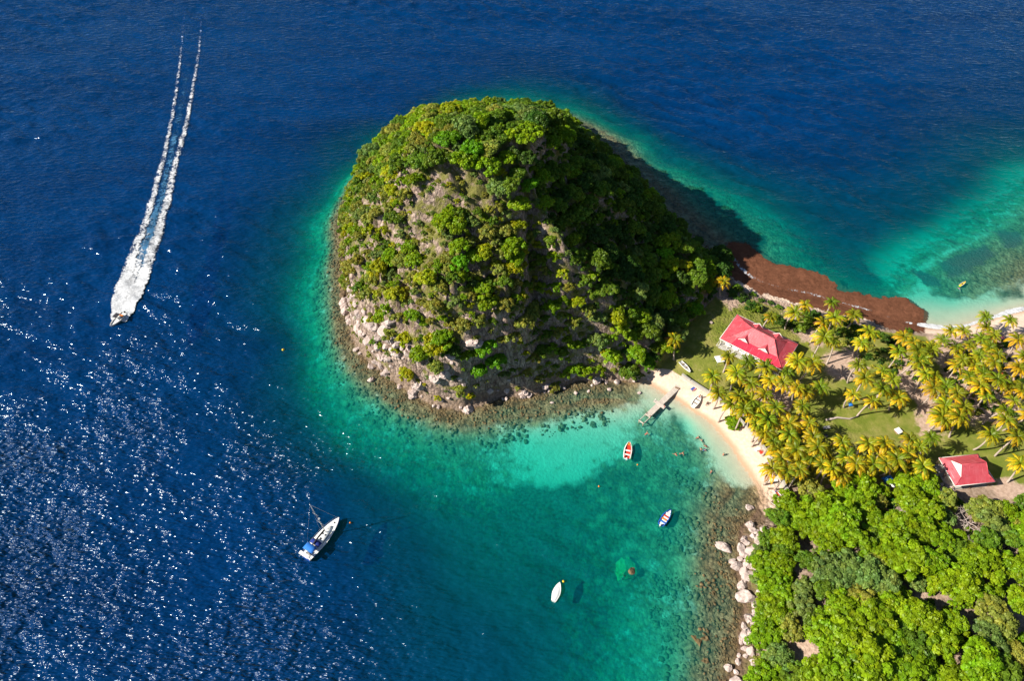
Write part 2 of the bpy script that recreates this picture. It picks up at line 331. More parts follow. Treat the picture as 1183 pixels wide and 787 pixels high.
# ground: weights are stored on the vertices, their edges broken up by noise
def ground_mat():
    m, n = new_mat('terrain_surface'); co = nd(n, 'ShaderNodeNewGeometry').outputs['Position']
    A = nd(n, 'ShaderNodeSeparateColor'); n.links.new(attr(n, 'land_a').outputs['Color'], A.inputs[0])
    B = nd(n, 'ShaderNodeSeparateColor'); n.links.new(attr(n, 'land_b').outputs['Color'], B.inputs[0])
    n1 = noise(n, co, .35, 6, .65); n2 = noise(n, co, 1.3, 5, .6); n3 = noise(n, co, .09, 4, .6)
    def wt(ch, amp=.9, w=.12, nn=n1):
        v = math_(n, 'ADD', ch, math_(n, 'MULTIPLY', math_(n, 'SUBTRACT', nn, .5), amp)); return math_(n, 'MULTIPLY', smooth(n, v, .5 - w, .5 + w), smooth(n, ch, -.02, .4))
    vor = nd(n, 'ShaderNodeTexVoronoi', feature='F1'); n.links.new(mapping(n, co, (1, 1, .6)), vor.inputs['Vector']); vor.inputs['Scale'].default_value = 1.15
    vor2 = nd(n, 'ShaderNodeTexVoronoi', feature='F1'); n.links.new(co, vor2.inputs['Vector']); vor2.inputs['Scale'].default_value = .45; vor2.inputs['Randomness'].default_value = 1
    # sea bed
    sand_sea = mixc(n, n1, (.50, .45, .34), (.36, .33, .25))
    grass = mixc(n, smooth(n, n2, .3, .7), (.03, .045, .03), (.10, .12, .08))
    cob = mixc(n, smooth(n, vor.outputs['Distance'], .3, .95), (.20, .125, .06), (.045, .032, .018))
    cob2 = mixc(n, smooth(n, n1, .42, .62), cob, mixc(n, smooth(n, vor2.outputs['Distance'], .3, 1.0), (.30, .22, .12), (.07, .055, .03)))
    c = mixc(n, wt(A.outputs[0], 1.5, .22, math_(n, 'ADD', math_(n, 'MULTIPLY', n1, .5), math_(n, 'MULTIPLY', n3, .5))), sand_sea, grass)
    c = mixc(n, wt(A.outputs[1], 1.2, .2), c, cob2)
    purple = mixc(n, n2, (.06, .03, .035), (.16, .09, .08))
    c = mixc(n, wt(A.outputs[2], 1.7, .2), c, purple)
    c = mixc(n, attr(n, 'deepbed').outputs['Fac'], c, (.03, .042, .04))  # bed colour darkened with depth, standing in for light lost in the water
    # land
    soil = mixc(n, smooth(n, n2, .3, .7), (.20, .14, .10), (.36, .27, .21))
    sand = mixc(n, smooth(n, n2, .3, .75), (.72, .56, .45), (.60, .44, .34))
    wet = (.44, .30, .20)
    lawn = mixc(n, smooth(n, n1, .35, .65), (.13, .165, .020), (.21, .215, .045))
    lawn = mixc(n, smooth(n, n3, .5, .72), lawn, (.27, .235, .075))
    lawn = mixc(n, smooth(n, n2, .62, .8), lawn, (.09, .12, .018))
    dirt = mixc(n, smooth(n, n2, .3, .7), (.52, .38, .30), (.36, .25, .19))
    P = nd(n, 'ShaderNodeSeparateXYZ'); n.links.new(co, P.inputs[0])
    sandw = mixc(n, smooth(n, math_(n, 'ADD', P.outputs[2], math_(n, 'MULTIPLY', n1, .3)), .25, .75), wet, sand)
    L = soil
    L = mixc(n, wt(B.outputs[1], .7), L, lawn)
    L = mixc(n, wt(B.outputs[2], 1.5, .16), L, dirt)
    L = mixc(n, wt(B.outputs[0], .5, .1), L, sandw)
    # rock of the hill
    hn = nd(n, 'ShaderNodeNewGeometry').outputs['Normal']; N = nd(n, 'ShaderNodeSeparateXYZ'); n.links.new(hn, N.inputs[0])
    rk = mixc(n, smooth(n, noise(n, mapping(n, co, (1, 1, .35)), .8, 8, .72), .36, .66), (.15, .10, .08), (.62, .48, .40))
    rk = mixc(n, smooth(n, noise(n, co, .5, 6, .7), .47, .62), rk, (.34, .245, .20))
    vc = nd(n, 'ShaderNodeTexVoronoi', feature='DISTANCE_TO_EDGE'); n.links.new(mapping(n, co, (1, 1, .4)), vc.inputs['Vector']); vc.inputs['Scale'].default_value = .8
    rk = mixc(n, smooth(n, math_(n, 'ADD', vc.outputs['Distance'], math_(n, 'MULTIPLY', n2, .12)), .05, .14), (.11, .08, .07), rk)
    scrub = mixc(n, n2, (.13, .135, .03), (.24, .22, .07))
    rk = mixc(n, smooth(n, math_(n, 'ADD', n1, math_(n, 'MULTIPLY', N.outputs[2], .25)), .57, .73), rk, scrub)
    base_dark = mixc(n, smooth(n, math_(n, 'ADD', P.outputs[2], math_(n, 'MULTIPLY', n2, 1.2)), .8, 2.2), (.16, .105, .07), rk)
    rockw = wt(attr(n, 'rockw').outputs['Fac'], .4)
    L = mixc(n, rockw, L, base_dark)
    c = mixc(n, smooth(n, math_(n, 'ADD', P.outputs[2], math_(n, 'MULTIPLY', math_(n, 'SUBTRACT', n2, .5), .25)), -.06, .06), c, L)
    h = math_(n, 'ADD', math_(n, 'MULTIPLY', noise(n, co, 1.1, 7, .7), 1.0), math_(n, 'MULTIPLY', vor.outputs['Distance'], math_(n, 'MULTIPLY', A.outputs[1], -.6)))
    str_ = math_(n, 'ADD', .12, math_(n, 'MULTIPLY', math_(n, 'MAXIMUM', rockw, A.outputs[1]), 1.0))
    b = nd(n, 'ShaderNodeBump'); n.links.new(h, b.inputs['Height']); n.links.new(str_, b.inputs['Strength']); b.inputs['Distance'].default_value = .9
    principled(n, c, .92, .15, b.outputs[0]); return m

def water_mat():
    m, n = new_mat('sea_water'); co = nd(n, 'ShaderNodeNewGeometry').outputs['Position']
    dep = attr(n, 'depth').outputs['Fac']; wind = attr(n, 'wind').outputs['Fac']
    # transmission per channel
    cc = nd(n, 'ShaderNodeCombineColor')
    for i, k in enumerate((.40, .046, .056)):
        n.links.new(math_(n, 'POWER', math.exp(-k), dep), cc.inputs[i])
    lose = math_(n, 'SUBTRACT', 1.0, math_(n, 'POWER', math.exp(-.11), dep))
    body = ramp(n, math_(n, 'DIVIDE', dep, 30.0), [(0, (.0, .30, .26)), (.12, (.0, .20, .18)), (.25, (.0, .085, .105)), (.45, (.0, .036, .080)), (.75, (.0, .021, .085)), (1, (.0, .025, .108))])  # deepest stop brightened: reflected sky put into the body colour
    streak = noise(n, mapping(n, co, (.012, .05, 1), (0, 0, math.radians(28))), 1.0, 4, .6)
    body = mixc(n, smooth(n, streak, .35, .7), body, mixc(n, 1.0, body, (.72, .72, .78), 'MULTIPLY'))
    body = mixc(n, lose, (0, 0, 0), body)
    # waves: crossing trains of short seas and ripples
    R = math.radians
    w2 = noise(n, mapping(n, co, (.30, .78, 1), (0, 0, R(-14))), 1.0, 1, .5, .2)
    w3 = noise(n, mapping(n, co, (.62, 1.8, 1), (0, 0, R(14))), 1.0, 1, .55)
    h = math_(n, 'ADD', math_(n, 'MULTIPLY', w2, 1.1), math_(n, 'MULTIPLY', w3, .55))
    ws = math_(n, 'MULTIPLY', wind, 1.0)
    bg = nd(n, 'ShaderNodeBump'); n.links.new(h, bg.inputs['Height']); bg.inputs['Distance'].default_value = 1.25; n.links.new(ws, bg.inputs['Strength'])
    tr = nd(n, 'ShaderNodeBsdfTransparent'); n.links.new(cc.outputs[0], tr.inputs[0])
    df = nd(n, 'ShaderNodeBsdfDiffuse'); n.links.new(body, df.inputs[0]); n.links.new(bg.outputs[0], df.inputs['Normal'])
    ad = nd(n, 'ShaderNodeAddShader'); n.links.new(tr.outputs[0], ad.inputs[0]); n.links.new(df.outputs[0], ad.inputs[1])
    gl = nd(n, 'ShaderNodeBsdfGlossy'); n.links.new(math_(n, 'ADD', .11, math_(n, 'MULTIPLY', math_(n, 'MAXIMUM', math_(n, 'SUBTRACT', wind, .55), 0.0), .20)), gl.inputs['Roughness']); n.links.new(bg.outputs[0], gl.inputs['Normal'])
    gl.inputs['Color'].default_value = (.78, .90, 1, 1)
    fr = nd(n, 'ShaderNodeLayerWeight'); fr.inputs['Blend'].default_value = .5; n.links.new(bg.outputs[0], fr.inputs['Normal']); frf = math_(n, 'ADD', .016, math_(n, 'MULTIPLY', math_(n, 'POWER', fr.outputs['Facing'], 5.0), .55))
    mx = nd(n, 'ShaderNodeMixShader'); n.links.new(frf, mx.inputs[0]); n.links.new(ad.outputs[0], mx.inputs[1]); n.links.new(gl.outputs[0], mx.inputs[2])
    o = nd(n, 'ShaderNodeOutputMaterial'); n.links.new(mx.outputs[0], o.inputs['Surface']); return m

# ------------------------------------------------------------------ object helpers
def put(name, me, material=None, parent=None):
    o = bpy.data.objects.new(name, me); COL.objects.link(o)
    if material is not None and not me.materials: me.materials.append(material)
    if parent is not None: o.parent = parent
    return o
def tag(o, label=None, cat=None, group=None, kind=None):
    if label: o['label'] = label
    if cat: o['category'] = cat
    if group: o['group'] = group
    if kind: o['kind'] = kind
    return o
def empty(name, loc=(0, 0, 0), rz=0.0):
    o = bpy.data.objects.new(name, None); COL.objects.link(o); o.location = loc; o.rotation_euler = (0, 0, rz); o.empty_display_size = .3; return o
def copy_tree(o, parent=None):
    c = o.copy(); COL.objects.link(c)
    if parent is not None: c.parent = parent
    for ch in [k for k in KIDS.get(o.name, [])]: copy_tree(ch, c)
    return c
KIDS = {}
def remember(root):
    for o in COL.objects:
        if o.parent is not None: KIDS.setdefault(o.parent.name, [])
    KIDS.clear()
    for o in COL.objects:
        if o.parent is not None: KIDS.setdefault(o.parent.name, []).append(o)

def np_mesh(name, V, Fq, smooth_=False, tint=None):
    V = np.asarray(V, np.float32); Fq = np.asarray(Fq, np.int32); k = Fq.shape[1]
    me = bpy.data.meshes.new(name); me.vertices.add(len(V)); me.vertices.foreach_set('co', V.ravel())
    me.loops.add(Fq.size); me.loops.foreach_set('vertex_index', Fq.ravel())
    me.polygons.add(len(Fq)); me.polygons.foreach_set('loop_start', np.arange(0, Fq.size, k, dtype=np.int32))
    me.polygons.foreach_set('loop_total', np.full(len(Fq), k, np.int32))
    if smooth_: me.polygons.foreach_set('use_smooth', np.ones(len(Fq), bool))
    me.update(calc_edges=True)
    if tint is not None:
        a = me.attributes.new('tint', 'FLOAT_COLOR', 'POINT'); t = np.ones((len(V), 4), np.float32); t[:, :3] = tint; a.data.foreach_set('color', t.ravel())
    return me
def grid_faces(nx, ny):
    i, j = np.meshgrid(np.arange(nx - 1), np.arange(ny - 1), indexing='ij'); a = (i * ny + j).ravel()
    return np.stack([a, a + ny, a + ny + 1, a + 1], 1)
def fattr(me, name, v):
    a = me.attributes.new(name, 'FLOAT', 'POINT'); a.data.foreach_set('value', np.asarray(v, np.float32).ravel())
def cattr(me, name, r, g, b):
    a = me.attributes.new(name, 'FLOAT_COLOR', 'POINT'); t = np.ones((r.size, 4), np.float32)
    t[:, 0] = r.ravel(); t[:, 1] = g.ravel(); t[:, 2] = b.ravel(); a.data.foreach_set('color', t.ravel())

class MB:
    """collects shapes and links them as ONE mesh object"""
    def __init__(s): s.v = []; s.f = []; s.sm = []
    def add(s, vs, fs, sm=False):
        b = len(s.v); s.v += [tuple(v) for v in vs]; s.f += [tuple(i + b for i in f) for f in fs]; s.sm += [sm] * len(fs); return s
    def box(s, c, d, rz=0, bev=0.0, rx=0, ry=0):
        bm = bmesh.new(); bmesh.ops.create_cube(bm, size=1)
        bmesh.ops.scale(bm, vec=d, verts=bm.verts)
        if bev: bmesh.ops.bevel(bm, geom=bm.edges[:], offset=bev, segments=2, affect='EDGES')
        bmesh.ops.transform(bm, matrix=Matrix.Translation(c) @ Euler((rx, ry, rz)).to_matrix().to_4x4(), verts=bm.verts)
        bm.verts.index_update(); s.add([v.co[:] for v in bm.verts], [[v.index for v in f.verts] for f in bm.faces]); bm.free(); return s
    def tube(s, pts, rad, seg=8, cap=True):
        pts = [Vector(p) for p in pts]; n = len(pts); rad = rad if isinstance(rad, (list, tuple)) else [rad] * n
        vs = []; fs = []
        for i, p in enumerate(pts):
            d = (pts[min(i + 1, n - 1)] - pts[max(i - 1, 0)]).normalized(); a = d.orthogonal().normalized() if i == 0 else (a - d * a.dot(d)).normalized()
            b = d.cross(a)
            for k in range(seg): t = 2 * math.pi * k / seg; vs.append(p + (a * math.cos(t) + b * math.sin(t)) * rad[i])
        for i in range(n - 1):
            for k in range(seg): q = (k + 1) % seg; fs.append((i * seg + k, i * seg + q, (i + 1) * seg + q, (i + 1) * seg + k))
        if cap: fs.append(tuple(range(seg))[::-1]); fs.append(tuple(range((n - 1) * seg, n * seg)))
        return s.add(vs, fs, True)
    def loft(s, rings, cap=True, sm=True, closed=True):
        n = len(rings[0]); vs = [p for r in rings for p in r]; fs = []
        for i in range(len(rings) - 1):
            for k in range(n if closed else n - 1): q = (k + 1) % n; fs.append((i * n + k, i * n + q, (i + 1) * n + q, (i + 1) * n + k))
        if cap and closed: fs.append(tuple(range(n))[::-1]); fs.append(tuple(range((len(rings) - 1) * n, len(rings) * n)))
        return s.add(vs, fs, sm)
    def poly(s, vs, fs): return s.add(vs, fs)
    def build(s, name, m, parent=None):
        me = bpy.data.meshes.new(name); me.from_pydata(s.v, [], s.f); me.polygons.foreach_set('use_smooth', s.sm); me.update()
        return put(name, me, m, parent)

ORD = ['nearest', 'second nearest', 'third nearest', 'fourth nearest', 'fifth nearest', 'sixth nearest']
#@@SETTING
# ------------------------------------------------------------------ terrain sheet and sea
def weight(poly, soft=3.0, X=GX, Y=GY): return np.clip(.5 + sdist(X, Y, poly) / soft, 0, 1)
fine = (GX > -75) & (GX < 170) & (GY > 20) & (GY < 260)
GRASS = [gp(p) for p in ([(560,565),(600,553),(640,557),(682,548),(700,532),(716,528),(738,532),(752,518),(768,530),(776,545),(775,556),(795,570),(808,588),(800,612),(770,628),(748,640),(737,680),(722,700),(700,730),(690,830),(250,830),(300,600),(420,560),(500,560)],
     [(776,474),(800,498),(790,516),(772,492)], [(940,262),(985,255),(1010,300),(1030,315),(1050,345),(1052,358),(1030,350),(1000,340),(965,322),(930,312),(912,290)],
     [(1085,318),(1120,325),(1140,335),(1110,345),(1080,338)], [(1150,335),(1183,325),(1183,342),(1160,346)], [(800,250),(862,270),(858,300),(842,290),(815,268)])]
wg = np.zeros(GX.shape)
for p in GRASS: wg = np.maximum(wg, weight(p, 7))
wr = np.zeros(GX.shape)
dW = seg_dist(GX, GY, gp(HILL_W), False); dS = seg_dist(GX, GY, gp(SE_C + [(845, 900)]), False); dE = seg_dist(GX, GY, gp(HILL_E), False)
wr = np.maximum(np.maximum(sstep(15, 4, dW * (1 + .7 * sstep(0, -22, GX))), .66 * sstep(44, 20, dW) * np.maximum(sstep(22, -12, GX), .45)), np.maximum(np.maximum(sstep(17, 5, dS), .64 * sstep(52, 26, dS)), sstep(50, 22, dE) * .85))
ROCKP = gp([(690,440),(740,450),(755,458),(735,468),(700,470),(640,470),(560,484),(480,490),(430,460)])
wr = np.maximum(wr, weight(ROCKP, 5) * .8); wr = np.maximum(wr, weight(gp([(1058,312),(1090,287),(1140,264),(1183,240),(1300,200),(1300,300),(1183,328),(1130,345),(1085,338)]), 9) * .85); wr = np.maximum(wr, weight(gp([(1005,335),(1035,290),(1100,240),(1183,190),(1300,150),(1300,240),(1183,262),(1090,305),(1060,348)]), 12) * .62)
keep = sstep(9, 2, seg_dist(GX, GY, gp(NECK_S[3:-2]), False)); wr = wr * (1 - keep)
wp = np.zeros(GX.shape)
for p in ([(1088,300),(1108,292),(1140,282),(1150,292),(1128,308),(1100,318)], [(1155,265),(1178,262),(1183,280),(1165,285)], [(1060,305),(1085,318),(1090,330),(1070,322)], [(865,290),(905,300),(930,318),(905,315)]):
    wp = np.maximum(wp, weight(gp(p), 5) * 1.1)
wsand = np.maximum(weight(SANDP, 2.0), weight(SAND2, 2.5)); wlawn = weight(LAWN, 3.0)
wd = np.zeros(GX.shape)
for p in DIRT: wd = np.maximum(wd, weight(p, 6))
wd = np.maximum(wd, .22 * wlawn)
wrock = sstep(-3, 2, GHD) * sstep(2.2, 3.6, GZ + (GHD > 6) * 3)
wrock = np.maximum(wrock, sstep(5, 1.5, dS) * .9 * (GY < 78))
V = np.stack([GX, GY, GZ], -1).reshape(-1, 3)
me = np_mesh('terrain', V, grid_faces(*GX.shape), True)
fattr(me, 'deepbed', sstep(5, 14, depth_at(GX, GY)) * (GSD < 0)); cattr(me, 'land_a', wg, wr, wp); cattr(me, 'land_b', wsand, wlawn, wd); fattr(me, 'rockw', wrock)
terrain = tag(put('terrain', me, ground_mat()), kind='structure')

SX, SY = np.meshgrid(axis(-262, 262, .8, OUT), axis(22, 350, .8, OUT), indexing='ij')
def bilin(X, Y, A=GZ):
    i = np.clip(np.searchsorted(AX, X) - 1, 0, len(AX) - 2); j = np.clip(np.searchsorted(AY, Y) - 1, 0, len(AY) - 2)
    fx = np.clip((X - AX[i]) / (AX[i + 1] - AX[i]), 0, 1); fy = np.clip((Y - AY[j]) / (AY[j + 1] - AY[j]), 0, 1)
    return (A[i, j] * (1 - fx) + A[i + 1, j] * fx) * (1 - fy) + (A[i, j + 1] * (1 - fx) + A[i + 1, j + 1] * fx) * fy
depth = np.maximum(-bilin(SX, SY), 0) / .42; smd = depth_at(SX, SY)
depth = np.where(depth > 4, .35 * depth + .65 * np.maximum(smd, 3.5), depth)
big = fbm(SX, SY, 38, 3, 21)
glit = sstep(0, -60, SX) * sstep(112, 58, SY) * 1.25 + .25 * sstep(25, -75, SX) * sstep(150, 60, SY); glit2 = sstep(-70, -112, SX) * sstep(168, 112, SY)
wind = .46 + .50 * np.clip(glit * 1.3 + glit2 * .7, 0, 1.6) * sstep(.36, .6, big)
gx_, gy_ = G(125, 690)
wind = wind + .55 * np.exp(-((SX - gx_) / 17) ** 2 - ((SY - gy_) / 24) ** 2) * (.6 + .8 * fbm(SX, SY, 9, 3, 44))
wind = wind * (1 - .5 * sstep(9, 2, depth))
def rot(x, y, a): a = math.radians(a); return x * math.cos(a) - y * math.sin(a), x * math.sin(a) + y * math.cos(a)
def wave_h(X, Y, D):
    u1, v1 = rot(X, Y, 24); u2, v2 = rot(X, Y, -14)
    w = (fbm(u1 / 2.4, v1, 3.4, 3, 31) - .5) * .9 + (fbm(u2 / 2.2, v2, 1.9, 2, 33) - .5) * .3
    return 1.4 * w * (.22 + .78 * sstep(1.0, 9, D)) * sstep(0, 1.2, D) * (.55 + .9 * sstep(.35, .65, fbm(X, Y, 60, 2, 23)))
wav = wave_h(SX, SY, depth)
me = np_mesh('sea', np.stack([SX, SY, wav], -1).reshape(-1, 3), grid_faces(*SX.shape), True)
fattr(me, 'depth', depth); fattr(me, 'wind', wind)
sea = tag(put('sea', me, water_mat()), kind='structure')
#@@END
# ------------------------------------------------------------------ foliage makers
RNG = np.random.RandomState(11)
def leaf_quads(centres, rad, per, size, rng, col, up=.35, jit=.22, flat=1.0):
    """leaf cards on the shells of clumps; returns vertices and colours"""
    C = np.repeat(centres, per, 0); R = np.repeat(rad, per)
    d = rng.normal(size=(len(C), 3)); d /= np.linalg.norm(d, axis=1)[:, None]; d[:, 2] = np.where(d[:, 2] < -.3, -d[:, 2], d[:, 2])
    p = C + d * (R * (.62 + .42 * rng.rand(len(C))))[:, None] * np.array([1, 1, flat])
    nrm = d + rng.normal(size=d.shape) * .55 + np.array([0, 0, up]); nrm /= np.linalg.norm(nrm, axis=1)[:, None]
    a = np.cross(nrm, rng.normal(size=d.shape)); a /= np.linalg.norm(a, axis=1)[:, None]; b = np.cross(nrm, a)
    s = (size * (.6 + .8 * rng.rand(len(C))))[:, None]; a = a * s; b = b * s * .62
    V = np.stack([p - a, p - b * .9 + nrm * s * .12, p + a, p + b * .9 + nrm * s * .12], 1).reshape(-1, 3)
    ct = 1 + (rng.rand(len(centres)) - .5) * 2 * jit
    t = np.repeat(ct, per) * (1 + (rng.rand(len(C)) - .5) * .5)
    hue = np.repeat((rng.rand(len(centres)) - .5) * .3, per)
    T = np.stack([col[0] * t * (1 + hue), col[1] * t, col[2] * t * (1 - hue)], 1)
    return V, np.repeat(T, 4, 0)
def crown_mesh(name, rng, nc=42, per=105, size=.19, flat=.62, spread=1.0):
    """unit crown: radius about 1, sits from z=0 up"""
    c = []; r = []
    lobes = rng.normal(size=(5, 3)) * [.42, .42, .15]
    while len(c) < nc:
        q = rng.uniform(-1, 1, 3) * [1, 1, 1]; l = lobes[rng.randint(5)]
        q = l + q * [.62, .62, .45]
        rr = math.hypot(q[0], q[1])
        if rr > 1.0: continue
        top = math.sqrt(max(0, 1 - min(rr, 1) ** 2)) * flat
        z = top * (.55 + .5 * rng.rand()) + q[2] * .12
        if any((q[0] - a[0]) ** 2 + (q[1] - a[1]) ** 2 + (z - a[2]) ** 2 < .022 for a in c): continue
        c.append((q[0] * spread, q[1] * spread, z)); r.append(rng.uniform(.15, .27))
    V, T = leaf_quads(np.array(c), np.array(r), per, size * .42, rng, (1, 1, 1))
    me = np_mesh(name, V, np.arange(len(V)).reshape(-1, 4), False, T); me.materials.append(M['leaf']); return me
CROWNS = [crown_mesh('crown', np.random.RandomState(40 + k), nc=[46, 40, 52, 34, 44, 38][k], flat=[.62, .7, .5, .8, .58, .66][k]) for k in range(6)]
SMALL = [crown_mesh('shrub_crown', np.random.RandomState(60 + k), nc=24, per=60, size=.33, flat=[.7, .8, .6, .75][k]) for k in range(4)]

def limb_mesh(name, rng, nl=6):
    """unit trunk with limbs: 1 high to the crown's base"""
    mb = MB(); lean = rng.normal(size=2) * .08
    mb.tube([(0, 0, -.35), (lean[0] * .4, lean[1] * .4, .35), (lean[0], lean[1], .8)], [.075, .055, .045], 7)
    for k in range(nl):
        a = 2 * math.pi * k / nl + rng.rand(); L = rng.uniform(.35, .62)
        mb.tube([(lean[0] * .7, lean[1] * .7, .55 + .04 * k), (lean[0] + math.cos(a) * L * .5, lean[1] + math.sin(a) * L * .5, .95), (lean[0] + math.cos(a) * L, lean[1] + math.sin(a) * L, 1.25)], [.035, .025, .010], 5)
    o = mb.build(name, M['bark']); me = o.data; bpy.data.objects.remove(o); return me
LIMBS = [limb_mesh('trunk', np.random.RandomState(80 + k)) for k in range(3)]

def place_tree(name, x, y, r, hgt, color, label, cat, group, k, sq=1.0, rng=RNG, meshes=None):
    """hgt: height of the crown's base above the ground"""
    meshes = meshes or CROWNS
    t = empty(name, (x, y, gz(x, y)), rng.rand() * 6.28); tag(t, label, cat, group)
    c = put('crown', meshes[k % len(meshes)], None, t); c.location = (0, 0, hgt); c.scale = (r * rng.uniform(.88, 1.12), r * rng.uniform(.88, 1.12), r * sq * rng.uniform(.85, 1.15)); c.color = (*color, 1)
    w = put('trunk', LIMBS[k % 3], None, t); w.scale = (r * .9, r * .9, max(hgt, .4) * 1.0)
    return t
def col_jit(c, rng, a=.16):
    s = 1 + (rng.rand() - .5) * 2 * a; h = (rng.rand() - .5) * .2; return (c[0] * s * (1 + h), c[1] * s, c[2] * s)
GREEN_B = (.20, .32, .006); GREEN_M = (.13, .22, .014); OLIVE = (.27, .29, .040); GREY_G = (.17, .25, .05); YELLOW = (.35, .38, .008); DARK_G = (.06, .13, .014); FRESH = (.14, .34, .006)

# ------------------------------------------------------------------ trees and scrub of the hill
BARE = [[(488,200),(515,190),(545,200),(585,212),(612,222),(636,250),(660,282),(668,330),(655,325),(640,280),(615,262),(575,240),(555,240),(545,255),(520,240),(505,255),(480,262),(462,268),(470,240)],
        [(478,262),(505,250),(508,290),(500,320),(482,318),(478,290)], [(398,335),(408,330),(420,375),(440,400),(468,425),(465,445),(425,435),(405,390)],
        [(560,430),(620,440),(640,452),(560,470)], [(455,425),(480,438),(545,460),(540,475),(470,455)]]
def in_bare(px, py): return any(bool(inside(np.array([px]), np.array([py]), np.array(b, float))[0]) for b in BARE)
hr = np.random.RandomState(3)
cells = {}; hill_trees = []; hill_scrub = []
def try_add(x, y, r, fac):
    i, j = int(x // 5), int(y // 5)
    for a in (-1, 0, 1):
        for b in (-1, 0, 1):
            for (u, v, q) in cells.get((i + a, j + b), []):
                if (u - x) ** 2 + (v - y) ** 2 < ((r + q) * fac) ** 2: return False
    cells.setdefault((i, j), []).append((x, y, r)); return True
def hill_dc(x, y): return float(bilin(np.array([x]), np.array([y]), GHD)[0])
KEY = [(515,254,3.3,GREEN_B),(528,262,3.0,GREEN_B),(548,300,3.0,GREEN_B),(532,305,2.6,FRESH),(560,290,2.4,YELLOW),(592,312,2.6,YELLOW),(594,285,3.4,GREEN_B),(600,300,2.8,GREEN_B),
       (455,252,3.0,GREEN_M),(438,310,2.8,YELLOW),(492,322,2.6,YELLOW),(456,340,2.4,YELLOW),(430,318,2.2,OLIVE),(500,400,4.0,YELLOW),(488,410,3.0,GREEN_B),(512,390,3.2,GREEN_B),(505,425,2.6,OLIVE),(520,405,3.0,DARK_G),
       (562,400,2.6,FRESH),(572,415,2.8,FRESH),(555,425,2.6,FRESH),(558,335,2.4,GREEN_B),(562,350,2.4,GREEN_B),(700,290,3.2,DARK_G),(768,292,3.0,FRESH),(776,305,3.2,GREEN_B),(764,318,2.6,GREEN_B),(790,308,2.4,YELLOW),
       (820,312,2.4,GREEN_B),(822,325,2.0,YELLOW),(803,358,2.8,FRESH),(808,345,2.4,GREEN_B),(578,212,3.4,GREY_G),(590,215,3.0,GREEN_M),(600,235,2.6,GREEN_B),(460,190,2.8,YELLOW),(452,200,3.0,YELLOW),
       (445,172,3.2,GREEN_B),(520,160,3.4,FRESH),(545,175,3.4,FRESH),(535,185,3.2,GREEN_B),(560,190,3.2,GREEN_B),(625,205,3.0,GREEN_B),(615,215,2.6,FRESH),(710,370,3.0,YELLOW),(718,380,2.6,GREEN_B),(740,365,2.6,GREEN_B),(690,395,3.0,GREY_G),
       (705,412,3.0,GREEN_B),(738,408,3.2,GREEN_B),(745,418,2.6,FRESH),(640,355,2.4,GREEN_B),(612,360,2.6,OLIVE),(605,375,2.8,OLIVE),(668,350,2.2,YELLOW)]
for px, py, r, c in KEY:
    x, y = on_ground(px, py, r * .8); hill_trees.append((x, y, r, c, 1)); cells.setdefault((int(x // 5), int(y // 5)), []).append((x, y, r * .8))
for rr, tries, fac in ((3.1, 1500, .60), (2.3, 6000, .58), (1.6, 14000, .54), (1.05, 26000, .52), (.7, 22000, .54)):
    for _ in range(tries):
        x = hr.uniform(-60, 72); y = hr.uniform(98, 240)
        d = hill_dc(x, y)
        if d < (.6 if rr > 2 else .2): continue
        z = gz(x, y); px, py = PX(x, y, z + 1)
        r = rr * hr.uniform(.82, 1.2)
        west = (px < 640 + (py - 280) * .55) and py > 200
        bare = in_bare(px, py)
        if bare and (rr > 1.2 or hr.rand() > .16): continue
        if z < 1.8 and west and hr.rand() > .15: continue
        if west:
            n_ = float(fbm(np.array([x]), np.array([y]), 11, 3, 15)[0])
            if rr > 3: continue
            if rr > 2 and hr.rand() > .7: continue
            if n_ < .30 and rr > .8 and hr.rand() > .5: continue
        if not try_add(x, y, r, fac): continue
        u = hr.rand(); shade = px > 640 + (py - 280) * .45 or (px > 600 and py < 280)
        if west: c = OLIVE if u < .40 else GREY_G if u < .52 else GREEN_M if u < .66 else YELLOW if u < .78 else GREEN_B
        elif shade: c = GREEN_M if u < .5 else GREY_G if u < .62 else DARK_G if u < .85 else GREEN_B  # shade of this slope put into the leaf colours: darker greens
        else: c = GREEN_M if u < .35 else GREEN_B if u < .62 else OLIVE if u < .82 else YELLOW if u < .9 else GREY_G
        hill_trees.append((x, y, r, c, 0))
def seen(x, y, z):
    """whether the relief leaves the point in view"""
    for k in range(1, 30):
        t = k / 30.0
        if t * 55 > 54: break
        f = 1 - t * .42; q = (x * f, y * f, CH + (z - CH) * f)
        if q[2] < 56 and gz(q[0], q[1]) > q[2] + .3: return False
    return True
vis = [(h[4], h[2], i) for i, h in enumerate(hill_trees) if seen(h[0], h[1], gz(h[0], h[1]) + h[2] + 1.2)]
vis.sort(reverse=True); solo = {i for _, _, i in vis[:285]}
ZONE = {'n': ('dense green trees on the top of the hill', 'round green tree in the dense canopy over the top of the hill'),
        'e': ('dark trees on the shaded slope of the hill', 'dark green tree on the shaded slope of the hill away from the sun'),
        'w': ('scattered shrubs on the sunlit rocky slope', 'olive green shrub growing between bare rocks on the sunlit slope of the hill'),
        'y': ('yellow green shrubs on the sunlit rocky slope', 'bright yellow green shrub on the sunlit rocky slope of the hill'),
        's': ('trees along the foot of the hill by the cove', 'green tree at the foot of the hill just above the rocky cove shore')}
KEYLAB = {0: 'large bright green tree just below the bare rocky patch near the hilltop', 13: 'largest yellow green tree low on the sunlit corner of the hill above white boulders',
          24: 'bright green tree standing in sunlight out of the shaded slope near the dark shore', 32: 'pale grey green rounded tree at the edge of the bare patch on the hilltop',
          18: 'vivid fresh green tree clinging to the cliff above the cove', 30: 'vivid green tree at the edge of the lawn under the hill shadow'}
SV, ST = [], []
cvs = []
